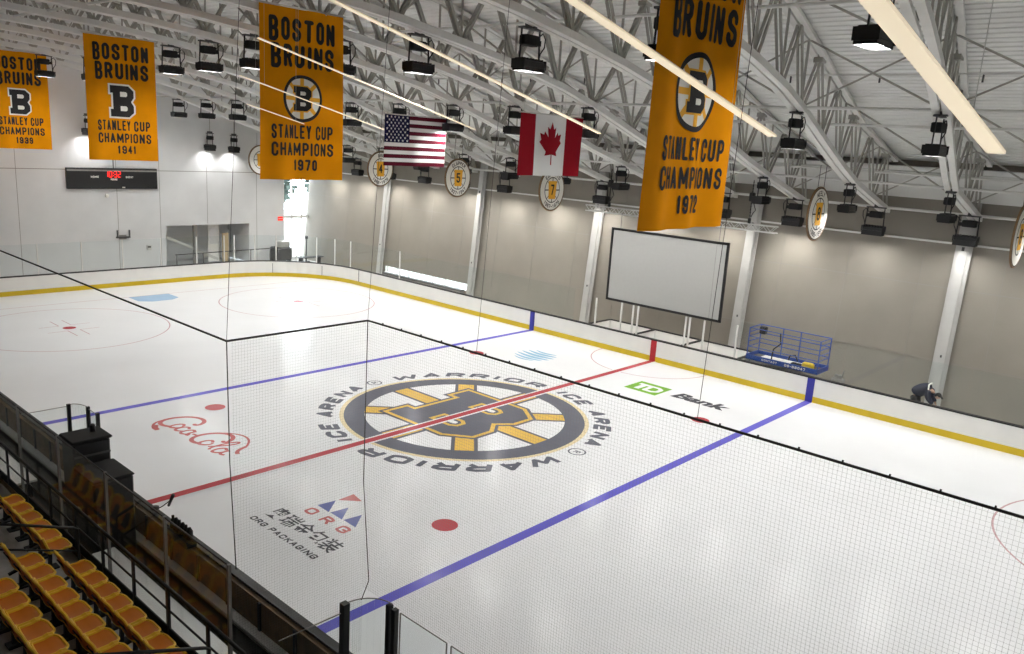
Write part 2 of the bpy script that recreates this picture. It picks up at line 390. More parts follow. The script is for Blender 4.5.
for t in (3, -177):
    def reg(m_, t=math.radians(t)):
        c = (5.2 * math.cos(t), 5.2 * math.sin(t)); m_.ring(c, .26, .32, TZ(.005), 0, 24)
        T = lambda x, y: (c[0] + (y * math.cos(t) + x * math.sin(t)), c[1] + (y * math.sin(t) - x * math.cos(t)), .005)
        text(m_, 'R', -.1, -.13, .2, .26, .05, T)
    part_paint('registered_mark', reg, M_char)
# sponsor marks
def att(m_):
    cx, cy, R_ = -4.2, 8.95, 1.1
    for k, (yy, th) in enumerate(((-.80, .09), (-.52, .14), (-.2, .17), (.14, .18), (.47, .16), (.76, .12))):
        up, dn = [], []
        for i in range(17):
            x = -1 + 2 * i / 16; lim = math.sqrt(max(0, 1 - min(1, yy * yy)))
            px = x * lim * .97; sag = -.16 * math.cos(x * PI / 2) + .05
            tp = th * (math.cos(x * PI / 2) ** .6 if abs(x) < .999 else 0) * (.55 + .45 * (x + 1) / 2)
            up.append((cx + R_ * px, cy + R_ * (yy + sag + tp))); dn.append((cx + R_ * px, cy + R_ * (yy + sag - tp)))
        v = []
        for p, q in zip(up, dn): v += [(p[0], p[1], .004), (q[0], q[1], .004)]
        m_.add(v, [(2 * i, 2 * i + 1, 2 * i + 3, 2 * i + 2) for i in range(16)])
part_paint('sponsor_logo', att, M_sky, 'pale blue striped globe mark on the ice')
def td(m_):
    m_.poly([[(1.68, 8.15), (3.28, 8.15), (3.28, 9.6), (1.68, 9.6)]], TZ(.004), 0)
    T = TZ(.006)
    m_.path([(1.86, 9.2), (2.55, 9.2)], .24, T, 1); m_.path([(2.14, 9.2), (2.14, 8.42)], .25, T, 1)
    m_.path([(2.5, 9.22), (2.5, 8.52), (2.85, 8.52), (3.05, 8.68), (3.05, 9.05), (2.85, 9.22), (2.4, 9.22)], .2, T, 1)
part_paint('sponsor_logo', td, [M_green, M_ice2], 'green square with white letters on the ice')
def bank(m_):
    fontmesh(m_, 'Bank', lambda x, y: (x + .25 * (y - 8.7), y, .004), (3.72, 8.66, 2.5, .82), 0, .05)
part_paint('sponsor_lettering', bank, M_txt, 'dark slanted word on the ice')
def bez(p, n=10):
    o = []
    for i in range(0, len(p) - 3, 3):
        for k in range(n + (1 if i + 3 >= len(p) - 1 else 0)):
            t = k / n; q = [(1 - t) ** 3, 3 * t * (1 - t) ** 2, 3 * t * t * (1 - t), t ** 3]
            o.append((sum(q[j] * p[i + j][0] for j in range(4)), sum(q[j] * p[i + j][1] for j in range(4))))
    return o
def coke(m_):
    # flowing script, cell 0..10 x 0..4
    X, Y, k = -6.25, -9.55, .445
    T = lambda x, y: (X + x * k, Y + y * k, .004)
    def s(p, w=.22): m_.path(bez(p), w, T)
    s([(3.1, 3.3), (2.6, 4.3), (.9, 3.9), (.55, 2.3), (.3, 1.0), (1.3, .5), (2.2, 1.2)], .34)          # C
    s([(3.1, 3.3), (3.3, 2.9), (3.0, 2.6), (2.8, 2.9)], .3)
    s([(.62, 2.0), (.3, .9), (.9, .3), (1.9, .05)], .2); s([(1.3, .5), (1.6, .3), (1.9, .1), (2.3, .2)], .4)   # tail
    for x in (2.1, 2.95, 3.8):
        s([(x + .62, 2.0), (x + .2, 2.5), (x - .15, 1.9), (x + .0, 1.35), (x + .15, .95), (x + .6, 1.2), (x + .85, 1.6)], .24)
    s([(2.75, 2.0), (3.0, 1.7), (2.7, 1.2), (2.4, 1.3)], .2); s([(4.42, 2.2), (4.35, 1.7), (4.4, 1.1), (4.8, 1.4)], .24)
    s([(4.7, 1.75), (4.95, 1.85), (5.1, 1.8), (5.25, 1.85)], .22)
    s([(7.7, 3.1), (7.2, 4.3), (5.6, 3.9), (5.3, 2.4), (5.1, 1.1), (6.1, .7), (6.9, 1.3)], .34)           # second C
    s([(9.4, 3.5), (9.6, 3.0), (9.6, 2.5), (10.3, 2.3)], .3); s([(7.7, 3.1), (7.9, 2.8), (7.6, 2.5), (7.4, 2.8)], .3); s([(5.9, 3.6), (7.2, 4.9), (8.4, 4.6), (9.4, 3.5)], .18)
    s([(7.2, 2.0), (6.8, 2.5), (6.45, 1.9), (6.6, 1.35), (6.75, .95), (7.2, 1.2), (7.4, 1.6)], .24); s([(7.3, 2.0), (7.6, 1.7), (7.3, 1.2), (7.0, 1.3)], .2)
    s([(7.7, 1.4), (8.6, 2.6), (8.7, 3.6), (8.3, 3.5), (7.9, 3.3), (7.8, 1.2), (8.3, 1.2)], .22)
    s([(9.2, 2.0), (8.8, 2.5), (8.45, 1.9), (8.6, 1.35), (8.75, .95), (9.2, 1.2), (9.35, 1.6)], .24); s([(9.4, 2.2), (9.3, 1.7), (9.35, 1.1), (9.9, 1.5)], .24)
part_paint('sponsor_lettering', coke, M_coke, 'red flowing script on the ice near the stands')
def org(m_):
    T = TZ(.004)
    fontmesh(m_, '奥瑞金包装', T, (2.5, -10.12, 2.95, .62), 0, .012)
    text(m_, 'ORG PACKAGING', 2.5, -10.55, 2.95, .2, .045, T, 0)
    text(m_, 'ORG', 3.05, -9.25, 1.8, .36, .085, T, 1, gap=.9)
    for k in range(3): m_.poly([[(3.02 + k * .6, -8.74), (3.58 + k * .6, -8.76), (3.1 + k * .6, -8.18)]], T, 2)
    m_.poly([[(3.12, -8.12), (3.62, -7.66), (3.08, -7.55)]], T, 1)
part_paint('sponsor_logo', org, [M_txt, M_coke, M_navy], 'blue and red triangles above dark characters')

# rink boards
bd = thing('dasher_boards', 'white rink boards with yellow kick strip and black cap rail around the ice', 'boards')
m = MB(); loopwall(m, outline(.0), outline(.14), .27, 1.06); m.build('board_panel', M_board, bd)
m = MB(); loopwall(m, outline(-.012), outline(.14), 0., .268); m.build('kick_strip', M_yel, bd)
m = MB(); loopwall(m, outline(-.02), outline(.17), 1.06, 1.115); m.build('cap_rail', M_black, bd)
for x_, mm in ((-BX, M_dblue), (0, M_dred), (BX, M_dblue)):
    for sy in (-1, 1):
        MB().b2((x_ - .16, sy * (HY - .024), .0), (x_ + .16, sy * (HY + .1), 1.06)).build('line_marking', mm, bd)
for (x_, y_) in ((-HX + CR + .3, HY),):
    MB().b2((x_ - .02, y_ - .016, .27), (x_ + .02, y_ + .1, 1.06)).build('panel_joint', M_black, bd)
for t in (118, 150, 205, 232):
    tt = math.radians(t); sgn = 1 if t < 180 else -1
    cx, cy = -HX + CR, sgn * (HY - CR)
    MB().box((cx + (CR - .01) * math.cos(tt), cy + (CR - .01) * math.sin(tt), .60), (.03, .03, .66), 0, Matrix.Rotation(tt, 3, 'Z')).build('panel_joint', M_dark, bd)
# brown strip colours in the seats' reflection; pale ledge behind the near boards
m = MB().b2((-9.5, -HY - .26, .42), (10.4, -HY - .142, 1.05)); m.build('seat_reflection', M_wood, bd)['label'] = 'brown strip for the seat reflection, behind the boards at the benches'
m = MB().b2((-9.5, -HY - .46, .36), (10.4, -HY - .262, .42)); m.build('bench_ledge', M_board, bd)
for x_ in [-8.5 + 1.25 * k for k in range(16)]:
    MB().b2((x_ - .04, -HY - .3, .43), (x_ + .04, -HY - .262, 1.04)).build('back_post', M_black, bd)

# end wall with window and gate openings
def wall_with_holes(name, mats, y0, y1, z0, z1, holes, X0, X1):
    ys = sorted({y0, y1, *[h[0] for h in holes], *[h[1] for h in holes]}); zs = sorted({z0, z1, *[h[2] for h in holes], *[h[3] for h in holes]})
    m_ = MB()
    for i in range(len(ys) - 1):
        for j in range(len(zs) - 1):
            yc, zc = (ys[i] + ys[i + 1]) / 2, (zs[j] + zs[j + 1]) / 2
            if any(h[0] < yc < h[1] and h[2] < zc < h[3] for h in holes): continue
            m_.b2((X0, ys[i], zs[j]), (X1, ys[i + 1], zs[j + 1]))
    return m_
WIN = (14.75, 17.7, .1, 7.2); GATE = (5.25, 11.75, 0, 3.0)
m = wall_with_holes('wall_end', None, WY0, 18.2, -.06, 17.4, [WIN, GATE], WX0 - .35, WX0)
for z_ in (6.85,): m.b2((WX0, WY0, z_ - .02), (WX0 + .012, WIN[0], z_ + .02), 1)
for y_ in (-12, -8, -4, 2.0, 4.9, 8.4, 12.4): m.b2((WX0, y_ - .012, 3.1 if 5 < y_ < 12 else 0), (WX0 + .01, y_ + .012, 9), 1)
struct(m.build('wall_end', [M_wallend, M_seam]), 'pale grey end wall behind the far goal')
# gate recess
g = MB(); X0 = WX0 - 3.2
g.b2((X0 - .2, GATE[0] - .2, -.1), (X0, GATE[1] + .2, 3.3)).b2((X0, GATE[0] - .2, 0), (WX0 - .35, GATE[0], 3.2)).b2((X0, GATE[1], 0), (WX0 - .35, GATE[1] + .2, 3.2)).b2((X0 - .2, GATE[0] - .2, 3.0), (WX0 - .35, GATE[1] + .2, 3.2)).b2((X0 - .2, GATE[0] - .2, -.3), (WX0 - .3, GATE[1] + .2, -.06))
struct(g.build('wall_recess', M_wallend))
dr = MB()
for k in range(14): dr.box((X0 + .06, 8.5, .12 + k * .21), (.05, 6.3, .2))
struct(dr.build('door_1', M_wallend), 'grey roll-up door in the gate opening of the end wall')
m = MB().b2((WX0 - .3, 7.35, 0), (WX0 - .05, 7.6, 2.98)); struct(m.build('trim_1', M_mid))
tag(MB().bar((WX0 - .25, 5.35, 2.2), (WX0 - .25, 9.3, .35), .2, .1, 0, (1, 0, 0)).build('gate_light_streak', M_alu), 'pale diagonal bar for the light across the gate opening', 'beam')  # solid pale bar stands for the diagonal light on the roll-up door
tag(MB().box((WX0 - .8, 10.2, 1.1), (.08, .5, 2.2)).box((WX0 - .8, 10.2, 2.21), (.12, .56, .06)).build('leaning_board', M_tan), 'tan board standing in the gate opening', 'board')
tag(MB().box((WX0 - 1.2, 9.45, 1.5), (.06, .9, 2.9)).box((WX0 - 1.16, 9.45, 2.0), (.03, .7, 1.2), 1).build('upright_board', [M_board, M_wallend]), 'pale upright board beside the tan board in the gate opening', 'board')
# corner window
wf = struct(MB().b2((WX0 - .2, WIN[0], WIN[2]), (WX0 - .05, WIN[0] + .1, WIN[3])).b2((WX0 - .2, WIN[1] - .1, WIN[2]), (WX0 - .05, WIN[1], WIN[3])).b2((WX0 - .2, WIN[0], WIN[2]), (WX0 - .05, WIN[1], WIN[2] + .1)).b2((WX0 - .2, WIN[0], WIN[3] - .1), (WX0 - .05, WIN[1], WIN[3])).b2((WX0 - .2, WIN[0], 3.3), (WX0 - .03, WIN[1], 3.52)).b2((WX0 - .2, 15.52, WIN[2]), (WX0 - .05, 15.62, WIN[3])).b2((WX0 - .2, 16.38, WIN[2]), (WX0 - .05, 16.48, WIN[3])).build('window_1', M_white), 'tall bright corner window')
MB().b2((WX0 - .13, WIN[0], WIN[2]), (WX0 - .12, WIN[1], WIN[3])).build('pane', M_win, wf)
# far wall (leans out), panel seams, low strip window
FWIN = (-25.6, -16.6, .42, .86)
m = MB()
def fw(x, z, d=0.): return (x, far_y(z) + d, z)
def fpan(x0, x1, z0, z1, d0=0., d1=.3, mi=0):
    v = [fw(x0, z0, d0), fw(x1, z0, d0), fw(x1, z1, d0), fw(x0, z1, d0), fw(x0, z0, d1), fw(x1, z0, d1), fw(x1, z1, d1), fw(x0, z1, d1)]
    m.add(v, [(0, 1, 2, 3), (4, 7, 6, 5), (0, 4, 5, 1), (1, 5, 6, 2), (2, 6, 7, 3), (3, 7, 4, 0)], mi)
fpan(WX0 - .3, WX1 + .3, .86, 11.2); fpan(WX0 - .3, WX1 + .3, -.1, .42); fpan(WX0 - .3, FWIN[0], .42, .86); fpan(FWIN[1], WX1 + .3, .42, .86)
for z_ in (2.1, 5.25): fpan(WX0, WX1, z_ - .015, z_ + .015, -.012, 0, 1)
x_ = WX0 + 2
while x_ < WX1: fpan(x_ - .008, x_ + .008, .9, 8.6, -.008, 0, 1); x_ += 3.17
fpan(WX0, WX1, 7.12, 7.2, -.1, 0, 2)
struct(m.build('wall_far', [M_wallfar, M_seam, M_white]), 'beige panelled long wall across the rink')
m = MB(); v_ = []
for k in range(8):
    x_ = FWIN[0] + (FWIN[1] - FWIN[0]) * k / 7; m.box((x_, far_y(.64) + .05, .64), (.08, .1, .44))
m.box(((FWIN[0] + FWIN[1]) / 2, far_y(.4) + .02, .42), (9, .2, .05)).box(((FWIN[0] + FWIN[1]) / 2, far_y(.86) + .05, .86), (9, .12, .04))
w2 = struct(m.build('window_2', M_white), 'low strip window at the foot of the long wall')
MB().b2((FWIN[0], far_y(.64) + .1, .42), (FWIN[1], far_y(.64) + .11, .86)).build('pane', M_win, w2)
tag(MB().box((-20.8, 16.1, .25), (8, .35, .5)).box((-20.8, 16.1, .53), (8.1, .42, .06), 1).build('heater_cabinet', [M_mid, M_dark]), 'long low grey cabinet under the strip window', 'cabinet')
# leaning white columns on the far wall
for i in range(7):
    x_ = 12.042 - 9.517 * (5 - i) + 9.517
    if x_ > WX1 or x_ < WX0: continue
    m = MB()
    for dx in (-.15, .15): m.bar((x_ + dx, far_y(0) - .22, -.05), (x_ + dx, far_y(8.9) - .22, 8.9), .06, .34, 0, (1, 0, 0))
    m.bar((x_, far_y(0) - .2, -.05), (x_, far_y(8.9) - .2, 8.9), .36, .05, 0, (0, -1, 0)); m.bar((x_, far_y(0) - .36, -.05), (x_, far_y(8.9) - .36, 8.9), .36, .04, 0, (0, -1, 0))
    m.box((x_, far_y(0) - .2, .05), (.6, .5, .1)); m.box((x_, far_y(7.2) - .4, 7.0), (.1, .06, .16), 1).box((x_, far_y(2.6) - .4, 2.4), (.06, .06, .1), 1)
    struct(m.build('column', [M_col, M_dark]))
# remaining shell
struct(MB().b2((WX0 - .3, WY0 - .3, -.1), (WX1 + .3, WY0, 17)).build('wall_near', M_dark))
struct(MB().b2((WX1, WY0 - .3, -.1), (WX1 + .3, 18.2, 17)).build('wall_right', M_mid))
# roof: curved ribbed deck
DECK = [(-27, 16.7), (-20, 16.7), (-12, 16.45), (-7, 16.05), (-3, 15.55), (0, 15.1), (2.2, 14.65), (4.2, 14.15), (8.3, 13.0), (12, 11.98), (15.4, 11.08), (18.4, 10.2)]
BOT = [(-27, 14.2), (-20, 14.15), (-14, 14.0), (-10, 13.8), (-6.5, 13.6), (-3.5, 13.25), (-.4, 12.8), (2.4, 12.3), (4.7, 11.72), (6.8, 11.1), (9, 10.4), (12.9, 9.4), (17.4, 8.2)]
def interp(P, y):
    for i in range(len(P) - 1):
        if P[i][0] <= y <= P[i + 1][0]:
            t = (y - P[i][0]) / (P[i + 1][0] - P[i][0]); return P[i][1] + t * (P[i + 1][1] - P[i][1])
    return P[0][1] if y < P[0][0] else P[-1][1]
prof = []; y_ = -27.
while y_ < 18.3:
    z_ = interp(DECK, y_) + .12
    prof += [(y_, z_), (y_ + .2, interp(DECK, y_ + .2) + .12), (y_ + .22, interp(DECK, y_ + .22) + .17), (y_ + .28, interp(DECK, y_ + .28) + .17)]; y_ += .3
m = MB(); n = len(prof)
v_ = [(WX0 - .3, *p) for p in prof] + [(WX1 + .3, *p) for p in prof] + [(WX0 - .3, p[0], p[1] + .3) for p in prof] + [(WX1 + .3, p[0], p[1] + .3) for p in prof]
m.add(v_, [(i, i + 1, n + i + 1, n + i) for i in range(n - 1)] + [(2 * n + i, 3 * n + i, 3 * n + i + 1, 2 * n + i + 1) for i in range(n - 1)])
struct(m.build('ceiling', M_deck), 'white ribbed steel roof deck')
# white bulkhead along the head of the far wall
m = MB(); v_ = [(WX0, far_y(8.95) - .03, 8.92), (WX1, far_y(8.95) - .03, 8.92), (WX1, far_y(10) - .5, 10.25), (WX0, far_y(10) - .5, 10.25), (WX0, far_y(8.95) + .3, 8.92), (WX1, far_y(8.95) + .3, 8.92), (WX1, far_y(10) + .3, 10.3), (WX0, far_y(10) + .3, 10.3)]
m.add(v_, [(0, 1, 2, 3), (4, 7, 6, 5), (0, 4, 5, 1), (2, 6, 7, 3)]); struct(m.build('trim_2', M_band), 'white band along the head of the long wall')
tag(MB().tube([(WX0 + .3, 16.9, 8.42), (WX1, 16.9, 8.42)], .06, 8).build('wall_pipe', M_white), 'white pipe running along the top of the long wall', 'pipe')
tag(MB().tube([(WX0 + .3, 16.6, 10.0), (WX1, 16.6, 10.0)], .06, 8).build('eave_pipe', M_white), 'white pipe running along the upper edge of the white band', 'pipe')

# ------------------------------------------------------------------ roof trusses
TS_, TX0 = 3.693, 12.25
BEND = {0: 1.45, 1: .95, 2: .5, 3: .1}
def tx(k, y):
    bnd = BEND.get(k, 0. if k > 0 else min(1.45 + .5 * -k, 3.4))
    return TX0 - TS_ * k + bnd * max(0., 12.94 - y) / 8.34
KS = range(-5, 13)
NODES = [-20.6, -18., -15.4, -12.8, -10.2, -7.6, -5.0, -2.4, .2, 2.6, 4.8, 7.6, 10.2, 12.9, 15.4, 17.3]
TN = {}
for k in KS:
    nm = 12 - k + 1
    where = {1: 'nearest the scoreboard wall'}.get(nm, ordn(nm) + ' from the scoreboard wall') if nm < 14 else ordn(nm) + ' from the scoreboard wall, beyond the right edge'
    t = thing('roof_truss', 'white steel roof truss, ' + where, 'truss', (0, 0, 0), 'roof trusses')
    yb = [NODES[0] - 4] + NODES
    m = MB()
    for i in range(len(yb) - 1):
        p, q = yb[i], yb[i + 1]
        for dx in (-.14, .14):
            m.bar((tx(k, p) + dx, p, interp(BOT, p)), (tx(k, q) + dx, q, interp(BOT, q)), .2, .1)
            m.bar((tx(k, p) + dx * 1.6, p, interp(BOT, p) + .1), (tx(k, q) + dx * 1.6, q, interp(BOT, q) + .1), .03, .12)
    m.build('bottom_chord', M_white, t)
    m = MB()
    for i in range(len(yb) - 1):
        p, q = yb[i], yb[i + 1]
        for dx in (-.14, .14): m.bar((tx(k, p) + dx, p, interp(DECK, p) - .06), (tx(k, q) + dx, q, interp(DECK, q) - .06), .2, .12)
    m.build('top_chord', M_white, t)
    for i in range(len(NODES) - 1):
        p, q = NODES[i], NODES[i + 1]; c = (p + q) / 2
        B0, B1, TC = (tx(k, p), p, interp(BOT, p) + .05), (tx(k, q), q, interp(BOT, q) + .05), (tx(k, c), c, interp(DECK, c) - .1)
        for A_ in (B0, B1):
            mm = MB()
            for dx in (-.07, .07): mm.bar((A_[0] + dx, A_[1], A_[2]), (TC[0] + dx, TC[1], TC[2]), .055, .1)
            mm.build('brace', M_brace, t)
        MB().tube([(tx(k, p), p, B0[2]), (tx(k, p), p, interp(DECK, p) - .1)], .04, 6).build('strut', M_brace, t)
        if i % 2 == 0: MB().box((TC[0], c, TC[2] + .0), (.3, .34, .28)).build('gusset', M_brace, t)
    if k < 12:
        for y_ in (-10.2, -5.0, .2, 4.8, 10.2, 15.4):
            s_ = MB().tube([(tx(k, y_), y_, interp(BOT, y_) + .15), (tx(k + 1, y_), y_, interp(DECK, y_) - .1)], .035, 6)
            s_.build('sway_rod', M_brace, t)
            if y_ in (-5.0, 4.8, 15.4):
                MB().tube([(tx(k + 1, y_), y_, interp(BOT, y_) + .15), (tx(k, y_), y_, interp(DECK, y_) - .1)], .03, 6).build('sway_rod', M_brace, t)
for y_, zz, what in ((-9.3, 'b', 'over the near boards'), (-.4, 'm', 'above the flags'), (4.8, 'b', 'on the lower chords past the flags'), (9.2, 'm', 'high up beyond the middle'), (12.9, 'b', 'on the lower chords near the long wall'), (15.3, 'm', 'closest to the long wall')):
    zz = interp(BOT, y_) + .14 if zz == 'b' else (interp(BOT, y_) + interp(DECK, y_)) / 2
    tag(MB().tube([(WX0 + .2, y_, zz), (WX1 - .2, y_, zz)], .05, 8).build('bridging_pipe', M_white), 'white pipe along the roof, ' + what, 'pipe', 'roof pipes')
m = MB().tube([(WX0 + .2, 7.1, 13.05), (WX1 - .2, 7.1, 13.05)], .035, 8)
for k in range(22): m.tube([(-34 + 3 * k, 7.1, 13.05), (-34 + 3 * k, 7.1, 12.8)], .03, 6, 1)
tag(m.build('sprinkler_pipe', [M_white, M_dark]), 'thin roof pipe with small dark sprinkler heads', 'pipe')

# ------------------------------------------------------------------ floodlights
fl = thing('floodlight', '', 'light', (0, 0, 0), 'floodlights on the trusses')
ZL = -.97
def housing(sk):
    m = MB().cham((0, 0, ZL), (.42, .86, .19), .03)
    for sy in (-1, 1): m.b2((-.24, sy * .43 - .02, ZL - .12), (.24, sy * .43 + .02, ZL + .12))
    for k in range(7): m.box((0, -.36 + .12 * k, ZL + .12), (.36, .03, .06))
    z0, z1 = ZL - sk, ZL - .08
    m.b2((-.21, -.43, z0), (-.195, .43, z1)).b2((.195, -.43, z0), (.21, .43, z1)).b2((-.21, -.43, z0), (.21, -.415, z1)).b2((-.21, .415, z0), (.21, .43, z1))
    return m
hd_ = housing(.29).build('housing', M_black); DEEP = hd_.data; bpy.data.objects.remove(hd_)
housing(.185).build('housing', M_black, fl)
MB().b2((-.19, -.41, ZL - .125), (.19, .41, ZL - .105)).build('lens', M_lens, fl)
MB().cham((0, -.04, -.36), (.28, .54, .28), .03).box((0, .28, -.4), (.2, .12, .14)).build('ballast_box', M_blackm, fl)
for sy in (-1, 1):
    MB().bar((0, sy * .36, -.06), (0, sy * .40, ZL + .06), .045, .03, 0, (1, 0, 0)).build('hanger_arm', M_black, fl)
MB().box((0, 0, -.05), (.2, .8, .05)).box((0, .0, .02), (.36, .1, .14)).build('clamp', M_dark, fl)
MB().tube([(0, .28, -.28), (.04, .46, -.12), (.05, .56, -.26), (.05, .54, -.48), (0, .44, -.65), (0, .38, ZL + .08)], .018, 6).build('cable', M_black, fl)
lens2 = None
ROWS = [(-4.4, 'in the row by the banners'), (4.6, 'in the row by the flags'), (12.6, 'in the row by the number discs'), (16.2, 'in the row along the long wall')]
Y0K = {0: -5.3, 1: -4.6, 2: -3.85, 3: -3.85, 4: -3.9, 5: -4.95, 6: -4.7, 7: -4.45, 8: -4.1, 9: -2.9, 10: -3.4}
first = True
def fov(P):
    d = Vector(P) - CAM; z = d.dot(f); return (512 + F * d.dot(r2) / z, 327 - F * d.dot(u2) / z) if z > .5 else (9999, 9999)
def put_light(L, lab, wall=False, data=None):
    global first
    if first: fl.location = L; fl['label'] = lab; first = False; return fl
    o = dup(fl, L, lab)
    if wall:
        o.rotation_euler = (0, 0, PI / 2)
        for c in o.children:
            if c.name.startswith('lens'):
                c.data = data or WL
            elif c.name.startswith('housing'): c.data = DEEP
    return o
WL = [c for c in fl.children if c.name == 'lens'][0].data.copy(); WL.materials[0] = M_lens2; WL3 = WL.copy(); WL3.materials[0] = M_lens3; WL4 = WL.copy(); WL4.materials[0] = M_lens4
for k in KS:
    for i, (y_, w) in enumerate(ROWS):
        if i == 0: y_ = Y0K.get(k, y_)
        if k < -2 and i > 1: continue
        off = -.33 if i == 0 else 0.
        L = (tx(k, y_) + off, y_, interp(BOT, y_) - .05); px = fov((L[0], L[1], L[2] - 1.)); nm = 12 - k + 1
        inside = -30 < px[0] < 1054 and -30 < px[1] < 690
        lab = ('black floodlight %s, %s from the scoreboard' % (w, ordn(nm) if nm > 1 else 'nearest')) if inside else 'black floodlight beyond the edge of the view'
        lab = lab.replace('nearest from', 'nearest to')
        o = put_light(L, lab, i == 3, WL4 if k < 2 else None)
        if i == 2:
            for c in o.children:
                if c.name.startswith('lens'): c.data = WL4
for px_, py_, lab in ((210, 147, 'left of the two black floodlights close to the end wall'), (234, 149, 'right of the two black floodlights close to the end wall'), (88, 131, 'black floodlight close to the end wall, behind the 1941 banner')):
    d = ray(px_, py_); t_ = (WX0 + .75 - CAM.x) / d.x; P_ = CAM + d * t_
    o = put_light((P_.x, P_.y, P_.z + 1.), lab, True, WL3)
    zt = interp(DECK, P_.y) - P_.z - 1.
    MB().tube([(0, 0, 0), (0, 0, zt)], .025, 6).build('drop_pole', M_brace, o)

# lamp reflections in glass, added as hanging glowing strips sloping down toward the far side
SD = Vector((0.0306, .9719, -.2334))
for nm, w, A_, L0, L1, lab in (('a', .165, (18.70, -15.42, 11.18), -3, 3.5, 'widest glowing strip of lamp reflection, at the upper right'), ('b', .15, (14.69, -13.52, 11.76), -4, 5.25, 'glowing strip of lamp reflection crossing the 1972 banner'),
        ('c', .13, (6.5, -10.91, 12.71), -1.5, 9.08, 'glowing strip of lamp reflection reaching past the Canadian flag'), ('d', .105, tuple(CAM + 22 * ray(258, 38)), 0, 8.45, 'glowing strip of lamp reflection ending by the American flag'),
        ('e', .075, tuple(CAM + 22.5 * ray(240, 75.5)), 0, 5.1, 'thin glowing strip of lamp reflection across the round crest of the 1970 banner'), ('f', .06, tuple(CAM + 23 * ray(247, 104)), 0, 1.9, 'shortest glowing strip of lamp reflection, low on the 1970 banner')):
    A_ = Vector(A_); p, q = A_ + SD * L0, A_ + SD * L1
    st = thing('strip_reflection', lab, 'light', tuple(p), 'reflection strips'); d = q - p
    MB().bar((0, 0, 0), d, w, w * .16).build('glow_bar', M_refl, st)
    MB().bar(Vector((0, 0, w * .2)), d + Vector((0, 0, w * .2)), w * .5, w * .2).build('housing', M_white, st)  # backing bar added to the reflected strip
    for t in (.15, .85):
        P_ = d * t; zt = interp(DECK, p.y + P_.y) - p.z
        MB().tube([P_ + Vector((0, 0, w * .4)), (P_.x, P_.y, zt)], .004, 4).build('added_wire', M_alu, st)  # wire added to carry the reflected strip

# ------------------------------------------------------------------ championship banners and flags
def banner(x, y0, z0, z1, year, style, lab, skew=0.):
    W, H = 3.02, z1 - z0
    t = thing('championship_banner', lab, 'banner', (x, y0, z0), 'championship banners')
    n, nz = 80, 16; m_ = MB()
    def wav(u_, v_): return .05 * math.sin(u_ * 17 + year) * (1 - .5 * v_) + .03 * math.sin(u_ * 7 + v_ * 3)
    def T(off): return lambda u_, v_: (wav(u_, v_) + off, u_ * W * (1 + skew * (1 - v_) * 0), v_ * H)
    for side, off in ((0, 0.), (1, -.008)):
        v = [T(off)(i / n, j / nz) for j in range(nz + 1) for i in range(n + 1)]
        m_.add(v, [(j * (n + 1) + i, j * (n + 1) + i + 1, (j + 1) * (n + 1) + i + 1, (j + 1) * (n + 1) + i) for j in range(nz) for i in range(n)], 0, True)
    m_.build('cloth', M_cloth, t)
    MB().tube([(0, -.08, H + .02), (0, W + .08, H + .02)], .03, 8).tube([(0, .5, H), (0, .5, H + .35)], .01, 6).tube([(0, W - .5, H), (0, W - .5, H + .35)], .01, 6).build('top_bar', M_alu, t)
    TT = lambda uu, vv: T(.035)(uu / W, vv / H)
    Q = lambda u_, v_: (.012 + wav(u_ / W, v_ / H), u_, v_)
    for s, vt, vb, u0, u1, sw, big in (('BOSTON', .055, .185, .11, .89, .128, .1), ('BRUINS', .205, .335, .13, .88, .128, .1), ('STANLEY', .67, .752, .13, .605, .068, .05), ('CUP', .67, .752, .66, .88, .068, .05), ('CHAMPIONS', .775, .855, .13, .89, .072, .05), (str(year), .877, .945, .4, .68, .072, 0)):
        mm = MB(.08); text(mm, s, u0 * W, (1 - vb) * H, (u1 - u0) * W, (vb - vt) * H, sw, Q, 0, big=big); mm.build('lettering', M_ink, t)
    mm = MB(.08); c = (W * .5, H * (1 - .513))
    if style == 'wheel':
        def QL(o): return lambda u_, v_: (.012 + o + wav(u_ / W, v_ / H), u_, v_)
        R_ = .72
        mm.disc(c, R_, QL(0), 0); mm.disc(c, R_ * .86, QL(.004), 1)
        for k in range(8):
            tt = k * PI / 4; cs, sn = math.cos(tt), math.sin(tt); q0, w_ = R_ * .86, .062
            mm.poly([[(c[0] + p * cs - q * sn, c[1] + p * sn + q * cs) for p, q in ((.2, -w_), (q0, -w_), (q0, w_), (.2, w_))]], QL(.008), 2)
        letterB(mm, c, R_ * .40, R_ * .50, None, [(.05, 2, QL(.012)), (.012, 0, QL(.016))])
        for h in BH: mm.poly([[(c[0] + p * R_ * .40, c[1] + q * R_ * .5) for p, q in h]], QL(.0165), 1)
    else:
        def QL(o): return lambda u_, v_: (.012 + o + wav(u_ / W, v_ / H), u_, v_)
        letterB(mm, c, .50, .66, None, [(.075, 1, QL(0)), (.0, 0, QL(.006))])
        for h in BH: mm.poly([[(c[0] + p * .5, c[1] + q * .66) for p, q in h]], QL(.0065), 1)
    mm.build('crest', [M_ink, M_bwhite, M_bgold], t)
banner(12.62, -8.56, 8.76, 13.98, 1972, 'wheel', 'gold championship banner dated 1972, the largest and nearest')
banner(-2.15, -7.36, 8.62, 13.8, 1970, 'wheel', 'gold championship banner dated 1970, above the corner window')
banner(-16.95, -6.78, 8.39, 13.62, 1941, 'plain', 'gold championship banner dated 1941, above the scoreboard')
banner(-31.7, -6.3, 8.2, 13.5, 1939, 'plain', 'dim gold championship banner dated 1939, cut by the left edge')
